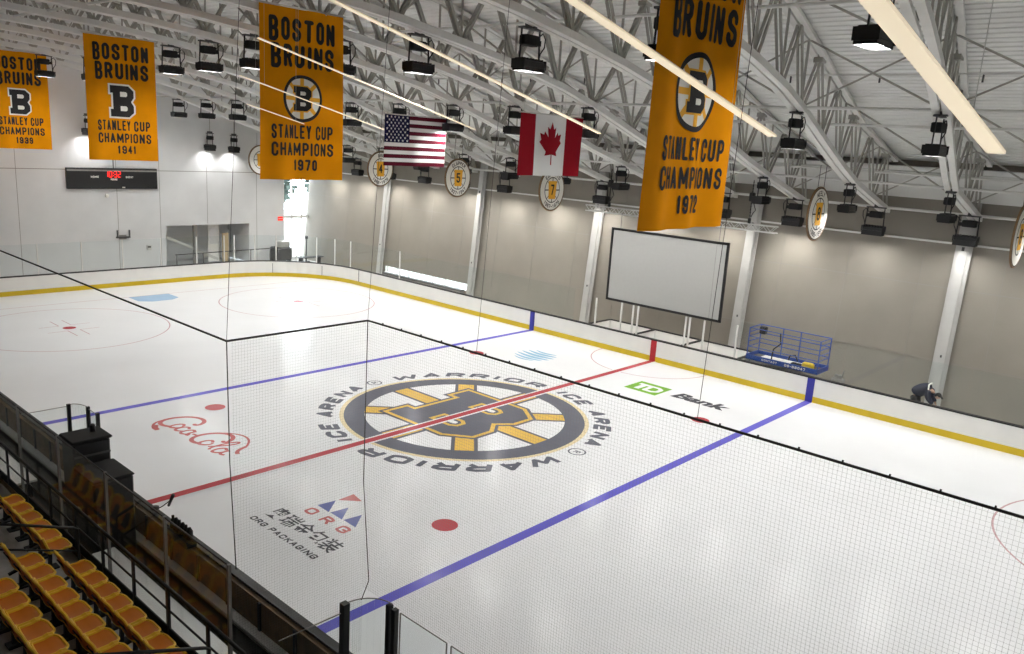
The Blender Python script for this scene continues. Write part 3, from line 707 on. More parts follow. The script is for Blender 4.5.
def flag(x, y0, z0, W, H, lab, draw, mats):
    t = thing('flag', lab, 'flag', (x, y0, z0))
    n, nz = 26, 26
    def wav(u_, v_): return .04 * math.sin(u_ / W * 14 + 1) + .025 * math.sin(u_ / W * 5 + v_)
    Q = lambda o: (lambda u_, v_: (wav(u_, v_) + o, u_, v_))
    m_ = MB(.08); draw(m_, Q, W, H, n); m_.build('cloth', mats, t)
    MB().tube([(0, -.05, H + .02), (0, W + .05, H + .02)], .025, 8).tube([(0, .2, H), (0, .2, H + .5)], .01, 6).tube([(0, W - .2, H), (0, W - .2, H + .5)], .01, 6).build('top_bar', M_alu, t)
    return t
def sheet(m_, Q, u0, u1, v0, v1, n, mi):
    for T in (Q(0), Q(-.01)):
        k = max(2, int(n * (u1 - u0) / 3.5))
        v = [T(u0 + (u1 - u0) * i / k, v_) for v_ in (v0, v1) for i in range(k + 1)]
        m_.add(v, [(i, i + 1, k + 2 + i, k + 1 + i) for i in range(k)], mi, True)
def us(m_, Q, W, H, n):
    h = H / 13
    for i in range(13):
        sheet(m_, Q, 0 if i < 6 else W * .4, W, i * h, (i + 1) * h, 30, 0 if i % 2 == 0 else 1)
    sheet(m_, Q, 0, W * .4, 6 * h, H, 30, 2)
    for r_ in range(9):
        for c in range(6 if r_ % 2 == 0 else 5):
            cx = W * .4 * ((c + .5) / 6 if r_ % 2 == 0 else (c + 1) / 6); cy = H - 7 * h * (r_ + .7) / 9.4
            pts = [(cx + (.062 if q % 2 == 0 else .026) * math.sin(q * PI / 5), cy + (.062 if q % 2 == 0 else .026) * math.cos(q * PI / 5)) for q in range(10)]
            m_.poly([pts], Q(.012), 1)
flag(-6.65, 1.06, 8.95, 3.5, 2.1, 'red, white and blue American flag with stars hanging among the trusses', us, [M_fdred, M_fwhite, M_fblue])
LEAF = [(0, 1), (.17, .68), (.36, .78), (.29, .34), (.55, .58), (.61, .44), (.9, .5), (.8, .22), (.93, .12), (.45, -.28), (.53, -.46), (.04, -.40), (.05, -.85)]
LEAF = LEAF + [(-x, y) for x, y in reversed(LEAF)][:-1]
def ca(m_, Q, W, H, n):
    sheet(m_, Q, 0, W * .255, 0, H, 40, 0); sheet(m_, Q, W * .255, W * .745, 0, H, 40, 1); sheet(m_, Q, W * .745, W, 0, H, 40, 0)
    m_.poly([[(W * .5 + x * .68, H * .51 + y * .82) for x, y in LEAF]], Q(.014), 0)
flag(1.55, .36, 9.11, 3.5, 2.12, 'red and white Canadian flag with a maple leaf hanging among the trusses', ca, [M_fred, M_fwhite])

# retired number discs
def disc(x, y, z, num, top, bot, lab):
    R_ = 1.0; t = thing('number_disc', lab, 'sign', (x, y, z), 'retired number discs')
    m_ = MB(); v = []; n = 40
    for xx, rr in ((-.06, R_), (.0, R_)): v += [(xx, rr * math.cos(2 * PI * k / n), rr * 1.08 * math.sin(2 * PI * k / n)) for k in range(n)]
    m_.add(v, [tuple(range(n)), tuple(range(n, 2 * n))] + [(k, (k + 1) % n, n + (k + 1) % n, n + k) for k in range(n)])
    m_.build('backing', M_wood, t)
    Q = lambda o: (lambda u_, v_: (.004 + o, u_, v_ * 1.08))
    m_ = MB(); m_.disc((0, 0), .95, Q(0), 0); m_.disc((0, 0), .92, Q(.004), 1); m_.disc((0, 0), .6, Q(.008), 0); m_.disc((0, 0), .56, Q(.012), 1)
    m_.path([(-.57, 0), (.57, 0)], .05, Q(.016), 0); m_.path([(0, -.57), (0, .57)], .05, Q(.016), 0)
    for sg in (-1, 1): m_.path([(-.4, -.4 * sg), (.4, .4 * sg)], .03, Q(.015), 0)
    m_.poly([[(-.27, -.42), (.27, -.42), (.33, .42), (-.33, .42)]], Q(.02), 2)
    if num: text(m_, num, -.14, -.24, .28, .5, .085, Q(.026), 0)
    for s, sg in ((top, 1), (bot, -1)):
        for i, c in enumerate(s):
            if c not in GL: continue
            tt = PI / 2 - sg * (i - (len(s) - 1) / 2) * .21 if sg > 0 else -PI / 2 + (i - (len(s) - 1) / 2) * .19
            cs, sn = math.cos(tt), math.sin(tt); 
            def T(px, py): 
                rr = (.66 + py) if sg > 0 else (.87 - py); u_ = rr * cs + px * (sn if sg > 0 else -sn); w_ = rr * sn - px * (cs if sg > 0 else -cs)
                return Q(.02)(u_, w_)
            text(m_, c, -.06, 0, .12, .19, .035, T, 0)
    m_.build('face', [M_ink, M_bwhite, M_bgold], t)
    MB().tube([(-.03, -.3, R_), (-.03, -.3, R_ + .9)], .012, 6).tube([(-.03, .3, R_), (-.03, .3, R_ + .9)], .012, 6).build('hanger', M_dark, t)
YD = 11.35
def on_plane(px, py, y):
    d = ray(px, py); t = (y - CAM.y) / d.y; return CAM + t * d
for (px, py, num, top, bot, lab) in ((1020, 237, '9', '', '', 'retired number disc cut by the right edge'), (818, 214, '8', 'NEELY', '1986-1996', 'retired number disc with a red-orange 8, right of the 1972 banner'), (552, 190, '7', 'ESPOSITO', '1967-1975', 'retired number disc with a 7, under the Canadian flag'),
        (458, 178, '5', 'CLAPPER', '1927-1947', 'retired number disc with a 5, right of the American flag'), (380.5, 169, '4', 'ORR', '1966-1976', 'retired number disc with a 4, left under the American flag'), (261, 160, '', '', '', 'retired number disc mostly hidden behind the 1970 banner')):
    P_ = on_plane(px, py, YD); disc(P_.x, P_.y, P_.z, num, top, bot, lab)

# ------------------------------------------------------------------ end wall fittings
t = thing('scoreboard', 'long black scoreboard with red digits on the end wall', 'scoreboard', (WX0, 1.75, 5.62))
MB().cham((.12, 0, .68), (.22, 5.86, 1.36), .03).build('cabinet', M_black, t)
m = MB().box((.235, 0, 1.2), (.015, 5.8, .1), 0); m.build('header_strip', M_mid, t)
for y_, s, w in ((-2.4, 'HOME', .3), (2.0, 'GUEST', .3)): pass
m = MB(); Q = lambda u_, v_: (.236, u_, v_)
def seg7(m_, ch, x0, y0, w, h, T):
    segs = {'0': 'abcdef', '1': 'bc', '2': 'abged', '3': 'abgcd', '9': 'abcdfg'}[ch]
    P = dict(a=((0, 1), (1, 1)), b=((1, 1), (1, .5)), c=((1, .5), (1, 0)), d=((0, 0), (1, 0)), e=((0, .5), (0, 0)), f=((0, 1), (0, .5)), g=((0, .5), (1, .5)))
    for s in segs: m_.path([(x0 + P[s][0][0] * w, y0 + P[s][0][1] * h), (x0 + P[s][1][0] * w, y0 + P[s][1][1] * h)], .036, T)
for i, ch in enumerate('1032'): seg7(m, ch, -.52 + i * .25 + (.06 if i > 1 else 0), .78, .15, .36, Q)
m.disc((.0, 1.05), .03, Q, 0, 8); m.disc((.0, .87), .03, Q, 0, 8)
m.build('clock_digits', M_led2, t)
for s, u_, v_, w in (('HOME', -1.45, .72, .5), ('GUEST', .78, .72, .5), ('PERIOD', -.2, .56, .42)):
    m = MB(); text(m, s, u_, v_, w, .13, .03, Q); m.build('lettering', M_bwhite, t)
m = MB(); m.poly([[(.62 - .1, .06), (.62 + .1, .06), (.62 + .1, .14), (.62 - .1, .14)]], Q); m.build('maker_plate', M_bwhite, t)
tag(MB().tube([(WX0 + .1, 1.8, 6.98), (WX0 + .1, 1.8, 9.3)], .03, 6).build('conduit', M_dark), 'thin dark conduit rising from the top of the scoreboard', 'pipe')
t = thing('security_camera', 'small security camera below the scoreboard', 'camera', (WX0, 1.25, 5.15))
MB().tube([(0, 0, .1), (.18, 0, .1)], .03, 6).build('bracket', M_dark, t); MB().lathe((.22, 0, 0), [(.0, -.12), (.1, -.08), (.13, .02), (.12, .1), (0, .14)], 12).build('dome', M_bwhite, t)
t = thing('goal_bracket', 'small dark U-shaped bracket on the end wall', 'bracket', (WX0, 2.25, 2.35))
MB().box((.1, 0, 0), (.16, .9, .1)).box((.16, -.4, .25), (.08, .08, .5)).box((.16, .4, .25), (.08, .08, .5)).build('frame', M_dark, t); MB().box((.01, 0, 0), (.02, .5, .3)).build('plate', M_mid, t)
tag(MB().box((WX0 + .05, 4.0, 1.55), (.1, .3, .36)).box((WX0 + .11, 4.0, 1.6), (.02, .2, .1), 1).build('wall_box', [M_alu, M_dark]), 'small grey control box on the end wall left of the gate', 'box')
tag(MB().box((WX0 + .03, 14.45, 3.3), (.05, .42, .3)).box((WX0 + .06, 14.45, 3.3), (.012, .36, .05), 1).build('exit_sign', [M_exit, M_bwhite]), 'small red sign beside the corner window', 'sign')
# exterior
struct(MB().b2((-75, -30, -.5), (WX0 - 3.6, 60, -.32)).build('ground', M_snow))
struct(MB().b2((WX0 - 3.6, 19, -.5), (60, 60, -.32)).build('ground', M_snow))
for i, (x_, y_, h) in enumerate(((-52, 24, 9), (-55, 20.5, 10), (-58, 28, 11), (-50, 28.5, 8))):
    t = thing('bare_tree', ['pale green tree outside, left in the corner window', 'pale green tree outside, tallest in the corner window', 'pale green tree far outside the corner window', 'pale green tree outside, right in the corner window'][i], 'tree', (x_, y_, -.32), 'trees outside the window')
    MB().tube([(0, 0, 0), (.1, 0, h * .4), (0, .1, h * .9)], [.22, .16, .05], 8).build('trunk', M_trunk, t)
    m = MB(); rg = random.Random(i)
    for q in range(260):
        th, ph, rr = rg.random() * 6.28, rg.random() * 3.14, (rg.random() ** .4)
        c = Vector((math.cos(th) * math.sin(ph) * rr * h * .26, math.sin(th) * math.sin(ph) * rr * h * .26, h * .66 + math.cos(ph) * rr * h * .36))
        m.box(c, (.5, .45, .05), 0, Matrix.Rotation(rg.random() * 6, 3, 'Z') @ Matrix.Rotation(rg.random() * 2, 3, 'X'))
    m.build('crown', M_leaf, t)

# end glass: posts and panes standing on the boards round the far corner and end
eg = thing('end_glass', 'clear glass panels with white posts on the end boards', 'glass')
PTS = outline(.07, 14)
arc = [(-HX + CR + 4.5, HY + .07)] + PTS[15:30] + [(-HX - .07, y) for y in (4.8, 2.4, 0, -2.4, -4.8)] + PTS[30:45]
for i in range(0, len(arc) - 1):
    p, q = arc[i], arc[i + 1]
    if i % 2 == 0 or abs(p[0] + HX + .07) < .02:
        MB().box((p[0], p[1], 2.02), (.06, .06, 1.78)).build('post', M_white, eg)
    MB().bar((p[0], p[1], 2.02), (q[0], q[1], 2.02), .012, 1.76).build('pane', M_glass, eg)
sg = thing('side_glass', 'clear glass panels along the far side boards', 'glass')
x_ = -HX + CR + 4.6
while x_ < 29:
    if not (-4.4 < x_ + 1.2 < 4.4 + 1.2):
        MB().b2((x_ + .015, HY + .06, 1.115), (x_ + 2.4 - .015, HY + .072, 2.85)).build('pane', M_glass, sg)
    x_ += 2.4
# rail and bits beyond the end boards
t = thing('tube_rail', 'thin dark rail behind the end boards in front of the gate', 'rail', (0, 0, 0))
MB().tube([(-33.2, 4.6, 1.35), (-33.2, 12.0, 1.42)], .035, 8).build('top_rail', M_dark, t)
for y_ in (4.7, 6.6, 8.5, 10.3, 11.9): MB().tube([(-33.2, y_, -.06), (-33.2, y_, 1.4)], .03, 8).build('post', M_dark, t)
t = thing('resurfacer_tank', 'dark machine standing left of the corner window behind the boards', 'machine', (-34.4, 13.55, -.06))
MB().cham((0, 0, .85), (1.2, 1.3, 1.0), .08).build('body', M_dark, t); MB().cham((.1, .1, 1.6), (.8, .9, .5), .06).build('hopper', M_alu, t)
for dy in (-.5, .5):
    for dx in (-.35, .35): MB().tube([(dx - .0, dy - .08, .25), (dx, dy + .08, .25)], .25, 14).build('wheel', M_black, t)
MB().tube([(.3, -.6, 1.3), (.3, -.6, 1.9)], .03, 6).build('lever', M_black, t)
tag(MB().tube([(-34.6, 16.0, -.06), (-34.6, 16.0, 1.75)], .05, 8).lathe((-34.6, 16.0, 1.75), [(0, 0), (.12, .02), (.12, .25), (0, .3)], 10).lathe((-34.6, 16, -.06), [(.3, 0), (.3, .05), (0, .08)], 12).build('barrier_post', M_dark), 'slim dark post standing in front of the corner window', 'post')
tag(MB().cham((-33.2, 15.4, .55), (.6, 2.2, .06), .02).box((-33.2, 14.6, .24), (.5, .08, .6)).box((-33.2, 16.2, .24), (.5, .08, .6)).build('low_bench', M_dark), 'low dark bench below the corner window behind the boards', 'bench')

# ------------------------------------------------------------------ penalty boxes and screen
pb = thing('penalty_box', 'white penalty boxes with black capped partitions behind the centre line', 'booth', (0, 0, -.06))
def wallp(p, q, part):
    m_ = MB(); m_.bar((p[0], p[1], .56), (q[0], q[1], .56), .09, 1.12); m_.build(part, M_board, pb)
    MB().bar((p[0], p[1], 1.14), (q[0], q[1], 1.14), .14, .05).build('cap_rail', M_black, pb)
wallp((-4.25, 15.25), (4.4, 15.25), 'back_panel')
for x_ in (-4.25, -1.35, 1.42, 4.4): wallp((x_, HY + .29), (x_, 15.2), 'partition')
MB().b2((-4.2, HY + .29, .16), (4.35, 15.2, .2)).build('box_floor', M_board, pb)
for x0, x1 in ((-4.0, -1.6), (-1.1, 1.2), (1.65, 4.15)):
    MB().b2((x0, 14.75, .62), (x1, 15.15, .68)).b2((x0 + .1, 14.9, .2), (x0 + .16, 15.0, .62)).b2((x1 - .16, 14.9, .2), (x1 - .1, 15.0, .62)).build('bench', M_board, pb)
for i, (x_, zt) in enumerate(((-3.87, 2.6), (-2.26, 2.62), (-1.55, 2.62), (-1.25, 2.62), (1.5, 2.6), (1.72, 2.6), (2.5, 2.6), (4.2, 2.7))):
    MB().b2((x_ - .035, HY + .2, .1), (x_ + .035, HY + .27, zt)).build('post', M_white, pb)
t = thing('projection_screen', 'large white projection screen in a black frame hanging behind the boards', 'screen', (-1.02, 15.0, 2.2))
MB().b2((-3.36, 0, .1), (3.36, .03, 3.84)).build('canvas', M_screen, t)
m = MB().b2((-3.46, -.03, 0), (-3.34, .06, 3.94)).b2((3.34, -.03, 0), (3.46, .06, 3.94)).b2((-3.46, -.03, 0), (3.46, .06, .12)).b2((-3.46, -.03, 3.82), (3.46, .06, 3.94)); m.build('frame', M_black, t)
MB().b2((2.8, -.006, .12), (2.815, 0, 3.82)).build('seam', M_mid, t)
for x_ in (-2.9, 2.9): MB().tube([(x_, 0, 3.94), (x_, 0, 4.75)], .012, 6).build('cable', M_dark, t)
t = thing('box_truss', 'silver box truss carrying the projection screen', 'truss', (0, 15.2, 7.0))
for dy in (-.15, .15):
    for dz in (-.15, .15): MB().tube([(-6.4, dy, dz), (4.6, dy, dz - .0)], .026, 8).build('chord', M_alu, t)
m = MB()
for k in range(36):
    x_ = -6.4 + k * .305
    for dy in (-.15, .15): m.tube([(x_, dy, -.15 if k % 2 else .15), (x_ + .306, dy, .15 if k % 2 else -.15)], .012, 5)
    m.tube([(x_, -.15, .15), (x_, .15, .15)], .012, 5)
m.build('lattice', M_alu, t)
for x_, lab in ((-4.95, 'black chain hoist at the left end of the box truss'), (3.2, 'black chain hoist at the right end of the box truss')):
    t = thing('chain_hoist', lab, 'hoist', (x_, 15.2, 7.17), 'chain hoists'); zt = interp(BOT, 15.2) - 7.17 + .2
    m = MB()
    for k in range(int(zt / .07)): m.box((0, 0, .3 + k * .07), (.05 if k % 2 else .02, .02 if k % 2 else .05, .075))
    m.build('chain', M_black, t); MB().cham((0, 0, zt * .68), (.24, .24, .42), .04).build('motor', M_black, t); MB().cham((0, 0, .12), (.12, .12, .26), .02).build('hook', M_black, t)
    MB().tube([(.06, 0, zt * .6), (.22, .05, zt * .35), (.14, .0, .5), (.05, 0, .3)], .02, 6).build('cable', M_black, t)

# ------------------------------------------------------------------ scissor lift
t = thing('scissor_lift', 'blue scissor lift with railed platform beyond the boards', 'lift', (6.26, 14.45, -.06))
MB().cham((0, 0, .42), (2.3, 1.1, .42), .05).build('chassis', M_dark, t)
for dx in (-.85, .85):
    for dy in (-.5, .5): MB().tube([(dx, dy - .1, .3), (dx, dy + .1, .3)], .3, 18).build('wheel', M_black, t)
m = MB()
for dy in (-.35, .35): m.bar((-1.0, dy, .66), (1.0, dy, 1.08), .06, .1).bar((1.0, dy, .66), (-1.0, dy, 1.08), .06, .1)
m.build('scissor_arms', M_mid, t)
MB().b2((-1.72, -.6, 1.1), (1.66, .6, 1.18)).build('platform', M_dark, t)
MB().b2((-1.74, -.63, 1.12), (1.68, -.58, 1.34)).b2((-1.74, .58, 1.12), (1.68, .63, 1.34)).b2((-1.74, -.63, 1.12), (-1.69, .63, 1.34)).b2((1.63, -.63, 1.12), (1.68, .63, 1.34)).build('toe_board', M_liftb, t)
m = MB()
for dy in (-.6, .6):
    for z_ in (1.72, 2.2, 2.6): 
        if dy > 0 or z_ > 2.5 or True: m.tube([(-1.7, dy, z_), (1.64, dy, z_)], .022 if dy > 0 else .018, 6)
for dx in (-1.7, 1.64):
    for z_ in (1.7, 1.95, 2.2, 2.4, 2.6): m.tube([(dx, -.6, z_), (dx, .6, z_)], .022, 6)
m.build('guard_rail', M_liftb, t)
for dx in (-1.7, -.6, .25, 1.64):
    for dy in (-.6, .6):
        if dy < 0 and abs(dx) < 1: continue
        MB().tube([(dx, dy, 1.18), (dx, dy, 2.62)], .025, 6).build('rail_post', M_liftb, t)
MB().cham((-1.45, .3, 2.4), (.3, .25, .35), .03).build('control_box', M_black, t)
m = MB().tube([(-.55, -.5, 1.2), (-.5, -.5, 1.8), (-.2, -.5, 2.1), (-.3, -.4, 2.55)], .03, 6).tube([(.0, .1, 1.2), (.05, .1, 1.5), (.3, .1, 1.6), (.45, .1, 1.35)], .03, 6); m.build('hose', M_blackm, t)
MB().b2((-1.1, -.4, 1.18), (.9, .1, 1.3)).build('tool_tray', M_board, t); MB().cham((1.1, -.3, 1.34), (.5, .3, .3), .05).build('tool_case', M_yobj, t); MB().cham((.6, -.35, 1.28), (.5, .25, .18), .04).build('tool_bag', M_blackm, t)
Q = lambda u_, v_: (u_, -.634, v_)
m = MB(); text(m, 'CONTACT', -.95, 1.18, .75, .09, .022, Q); text(m, '08-69047', .15, 1.16, .98, .12, .03, Q); m.build('lettering', M_bwhite, t)
MB().b2((-1.55, -.645, .75), (-.95, -.632, 1.1)).build('side_sheet', M_mid, t)
tag(MB().cham((8.6, 14.6, .45), (.5, .35, 1.0), .05).tube([(8.75, 14.5, .95), (8.85, 14.45, 1.35)], .03, 6).box((8.6, 14.6, 1.02), (.3, .2, .14)).build('tool_cart', M_mid), 'small grey cart beside the right end of the scissor lift', 'cart')

# ------------------------------------------------------------------ bending person
def skin_obj(name, verts, edges, radii, material, parent, sub=2, root=0):
    me = bpy.data.meshes.new(name); me.from_pydata(verts, edges, []); o = bpy.data.objects.new(name, me); COL.objects.link(o)
    if parent: o.parent = parent
    md = o.modifiers.new('skin', 'SKIN'); md.use_smooth_shade = True
    for i, sv in enumerate(me.skin_vertices[0].data):
        rr = radii[i]; sv.radius = rr if isinstance(rr, tuple) else (rr, rr); sv.use_root = (i == root)
    s_ = o.modifiers.new('sub', 'SUBSURF'); s_.levels = sub; s_.render_levels = sub
    me.materials.append(material)
    dg = bpy.context.evaluated_depsgraph_get(); ev = o.evaluated_get(dg); nm = bpy.data.meshes.new_from_object(ev)
    o.modifiers.clear(); o.data = nm
    if not nm.materials: nm.materials.append(material)
    for p in nm.polygons: p.use_smooth = True
    return o
pr = thing('person', 'person in a navy jacket bending over behind the boards by a column', 'person', (11.95, 15.0, -.06)); pr.scale = (1.1, 1.18, 1.0)
# body skeleton (skin), bent forward toward +x
V = [(-.22, 0, .92), (-.14, 0, 1.08), (.02, 0, 1.26), (.2, 0, 1.33), (.34, 0, 1.28), (.44, 0, 1.2)]
E_ = [(0, 1), (1, 2), (2, 3), (3, 4), (4, 5)]; R_ = [(.12, .13), (.12, .13), (.12, .13), (.1, .13), (.07, .07), (.06, .06)]
def limb(base, pts, rs):
    i0 = base
    for p, q in zip(pts, rs): V.append(p); R_.append(q); E_.append((i0, len(V) - 1)); i0 = len(V) - 1
    return i0
for sy in (-1, 1):
    limb(0, [(-.2, sy * .11, .86), (-.12, sy * .13, .48), (-.2, sy * .13, .1), (-.06, sy * .14, .05)], [.08, .065, .045, .05])
    limb(3, [(.24, sy * .2, 1.26), (.3, sy * .25, 1.0), (.46, sy * .16, .78), (.5, sy * .14, .71)], [.05, .045, .042, .034])
body = skin_obj('body', V, E_, R_, M_skin, pr)
def sleeve(name, vs, rs, m_): return skin_obj(name, vs, [(i, i + 1) for i in range(len(vs) - 1)], rs, m_, pr)
sleeve('jacket', [(-.26, 0, .98), (-.16, 0, 1.12), (.02, 0, 1.28), (.2, 0, 1.35), (.3, 0, 1.31)], [(.22, .24), (.25, .27), (.26, .28), (.23, .28), (.13, .15)], M_jacket)
for sy in (-1, 1):
    sleeve('sleeve', [(.2, sy * .17, 1.32), (.26, sy * .24, 1.2), (.3, sy * .26, 1.0), (.46, sy * .165, .77)], [.15, .13, .11, .075], M_jacket)
    sleeve('trouser_leg', [(-.22, sy * .08, .97), (-.2, sy * .11, .84), (-.12, sy * .13, .48), (-.2, sy * .13, .12)], [.17, .16, .12, .085], M_trouser)
    sleeve('shoe', [(-.26, sy * .13, .05), (-.14, sy * .14, .05), (.03, sy * .15, .045)], [.055, .06, .045], M_black)
    for k in range(4):
        yy = sy * .14 + (k - 1.5) * .02; L = (.075, .085, .08, .06)[k]
        sleeve('finger', [(.5, yy, .71), (.515, yy, .67), (.50, yy, .67 - L * .45), (.475, yy, .67 - L * .8)], [.012, .0095, .009, .008], M_skin)
    sleeve('thumb', [(.49, sy * .14 - sy * .03, .72), (.51, sy * .14 - sy * .055, .69), (.52, sy * .14 - sy * .055, .65)], [.012, .01, .009], M_skin)
MB().bar((.24, -.2, 1.56), (.24, .2, 1.56), .05, .02).bar((.24, -.2, 1.56), (.27, -.3, 1.38), .05, .02).build('collar_stripe', M_bwhite, pr)
hd = MB(); HC = Vector((.56, 0, 1.12)); fx = Vector((.75, 0, -.66)); fz = Vector((.66, 0, .75))
def hp(a_, b_, c_): return HC + fx * a_ + Vector((0, 1, 0)) * b_ + fz * c_
def ell(mb, c, rx, ry, rz, mi=0, n=14, k=9):
    v = [hp(c[0] + rx * math.sin(PI * i / k) * math.cos(2 * PI * j / n), c[1] + ry * math.sin(PI * i / k) * math.sin(2 * PI * j / n), c[2] + rz * math.cos(PI * i / k)) for i in range(k + 1) for j in range(n)]
    mb.add(v, [(i * n + j, i * n + (j + 1) % n, (i + 1) * n + (j + 1) % n, (i + 1) * n + j) for i in range(k) for j in range(n)], mi, True)
ell(hd, (0, 0, 0), .098, .078, .125); ell(hd, (.02, 0, -.07), .075, .06, .06); ell(hd, (.1, 0, -.02), .022, .016, .028)
for sy in (-1, 1): ell(hd, (.0, sy * .08, -.01), .022, .012, .035); ell(hd, (.088, sy * .033, .01), .012, .014, .01, 1)
ell(hd, (.09, 0, -.065), .01, .028, .008, 2)
hd.build('head', [M_skin, M_ink, M_fred], pr)
cp = MB(); ell(cp, (-.012, 0, .045), .108, .09, .098); cp.bar(hp(.05, 0, .07), hp(.19, 0, .05), .14, .015, 0, fz); ell(cp, (-.05, 0, -.01), .075, .088, .085); cp.build('cap', M_hair, pr)

# ------------------------------------------------------------------ near side: benches, stands
NB = -15.5
struct(MB().b2((-12, NB + .05, -.06), (12, -HY - .2, -.03)).build('floor_bench', M_dfloor), 'dark rubber floor of the bench area')
struct(MB().b2((-36, NB - .14, -.06), (34, NB + .03, 1.66)).build('wall_bench', M_blackm))
for x0, x1, lab in ((-9.2, -2.2, 'long white players bench left of the black cases'), (2.8, 10.2, 'long white players bench right of the black cases')):
    t = thing('players_bench', lab, 'bench', ((x0 + x1) / 2, -14.4, -.03), 'players benches'); h = (x1 - x0) / 2
    MB().b2((-h, -.27, .5), (h, .27, .56)).build('seat', M_board, t)
    for k in range(5):
        xx = -h + .2 + (2 * h - .4) * k / 4; MB().b2((xx - .03, -.2, 0), (xx + .03, .2, .5)).build('leg', M_black, t)
# rear glass wall behind the benches
gw = thing('bench_glass', 'clear glass wall with slim grey posts behind the players benches', 'glass', (0, 0, 0))
x_ = -8.1
xs = []
while x_ < 10.9: xs.append(x_); x_ += 2.37
xs[-1] = 10.56
for i, x_ in enumerate(xs):
    MB().b2((x_ - .025, NB - .02, 1.665), (x_ + .025, NB + .03, 3.85)).build('post', M_mid, gw)
    if i < len(xs) - 1: MB().b2((x_ + .03, NB, 1.67), (xs[i + 1] - .03, NB + .012, 3.83)).build('pane', M_glass, gw); MB().b2((x_ + .025, NB - .004, 3.82), (xs[i + 1] - .025, NB + .016, 3.85)).build('top_edge', M_dark, gw)
# board glass right of the bench with black posts and rounded corner
bg = thing('board_glass', 'clear glass panels between black posts on the near boards', 'glass', (0, 0, 0))
def gpost(x, y, z1=2.72, w=.055, z0=1.118): MB().b2((x - w, y - w, z0), (x + w, y + w, z1)).build('post', M_black, bg)
gpost(11.05, -13.75, 2.72, .06, 1.16); gpost(11.52, -13.2, 2.68, .045); gpost(11.66, -13.2, 2.66, .045)
cv = [(11.05 + .52 * (1 - math.cos(tt)), -13.7 + .52 * math.sin(tt)) for tt in [k * PI / 14 for k in range(8)]]
def pane_strip(pts, z0, z1, par, th=.012):
    mm = MB()
    for p, q in zip(pts[:-1], pts[1:]): mm.bar((p[0], p[1], (z0 + z1) / 2), (q[0], q[1], (z0 + z1) / 2), th, z1 - z0)
    mm.build('pane', M_glass, par)
    mm = MB()
    for p, q in zip(pts[:-1], pts[1:]): mm.bar((p[0], p[1], z1 + .006), (q[0], q[1], z1 + .006), .014, .014)
    mm.build('glass_edge', M_mid, par)
pane_strip(cv, 1.12, 2.7, bg); pane_strip([(11.02, -14.95), (11.04, -13.82)], 1.3, 2.55, bg); gpost(11.0, -15.0, 2.2, .045, 1.15)
xx = 11.74
for k in range(4):
    pane_strip([(xx + .02, -13.17), (xx + 1.12, -13.17)], 1.125, 2.62, bg)
    for e in (xx + .02, xx + 1.12): MB().b2((e - .008, -13.18, 1.12), (e + .008, -13.162, 2.62)).build('glass_edge', M_mid, bg)
    gpost(xx + 1.12, -13.2, 2.2, .035); gpost(xx + 1.2, -13.2, 2.2, .035); xx += 1.2
# low black wall that closes the bench end and runs on
tag(MB().b2((10.85, -14.9, 0), (11.0, -13.27, 1.08)).b2((10.82, -14.9, 1.08), (11.03, -13.26, 1.14)).build('end_partition', M_blackm), 'low black partition closing the right end of the bench', 'partition')
# curved glass around the cases between the benches
cg = thing('corner_glass', 'curved glass with black posts around the black cases', 'glass', (0, 0, 0))
for (x_, y_) in ((-1.49, -13.47), (-.99, -13.17), (-.36, -13.17)): MB().b2((x_ - .04, y_ - .04, 1.118), (x_ + .04, y_ + .04, 2.72)).build('post', M_black, cg)
pane_strip([(-1.49 + .5 * (1 - math.cos(k * PI / 14)), -13.42 + .25 * math.sin(k * PI / 14)) for k in range(8)], 1.12, 2.7, cg)
pane_strip([(-.95, -13.17), (-.40, -13.17)], 1.12, 2.66, cg); pane_strip([(-1.5, -14.6), (-1.49, -13.52)], 1.12, 2.66, cg)
t = thing('equipment_case', 'tall black equipment case stacked high between the two benches', 'case', (1.02, -13.98, -.03), 'black cases by the benches')
MB().cham((0, 0, 1.36), (.76, .84, 2.66), .04).build('body', M_black, t); MB().cham((0, 0, 2.73), (.84, .92, .07), .02).build('lid', M_blackm, t)
for k in range(4): MB().box((.385, 0, .5 + .62 * k), (.02, .82, .05)).build('edge_strip', M_dark, t)
MB().cham((-.1, .2, 2.85), (.12, .12, .22), .03).build('handle', M_black, t)
for z_ in (1.5, 2.1): MB().cham((.41, .3, z_), (.08, .2, .14), .02).build('latch', M_blackm, t)
t = thing('equipment_case', 'lower black equipment case with a dull flat top beside the tall one', 'case', (2.06, -14.0, -.03), 'black cases by the benches')
MB().cham((0, 0, 1.08), (1.14, .9, 2.1), .04).build('body', M_black, t); MB().cham((0, 0, 2.16), (1.18, .94, .05), .02).build('lid', M_blackm, t)
for dx in (-.3, .3): MB().box((dx, -.47, 1.2), (.2, .04, .12)).build('handle', M_dark, t)
mp = on_plane(164, 502, -13.3); mb_ = on_plane(155, 507, -13.3)
t = thing('microphone', 'black microphone on a thin bent stem above the near boards', 'microphone', (mb_.x - .35, -13.155, 1.13))
d = Vector((mp.x - (mb_.x - .35), .05, mp.z - 1.118))
MB().tube([(0, 0, 0), d * .45 + Vector((0, 0, -.02)), d * .85], .012, 6).build('stem', M_black, t)
MB().tube([d * .82 + Vector((-.03, 0, -.12)), d * .92, d + Vector((.05, 0, .12))], [.03, .035, .045], 8).build('head', M_black, t); MB().lathe((0, 0, .04), [(.1, 0), (.1, .05), (0, .06)], 12).build('base', M_black, t)
pc = on_plane(172, 523, -13.35); pe = on_plane(192, 541, -13.35); n = 6
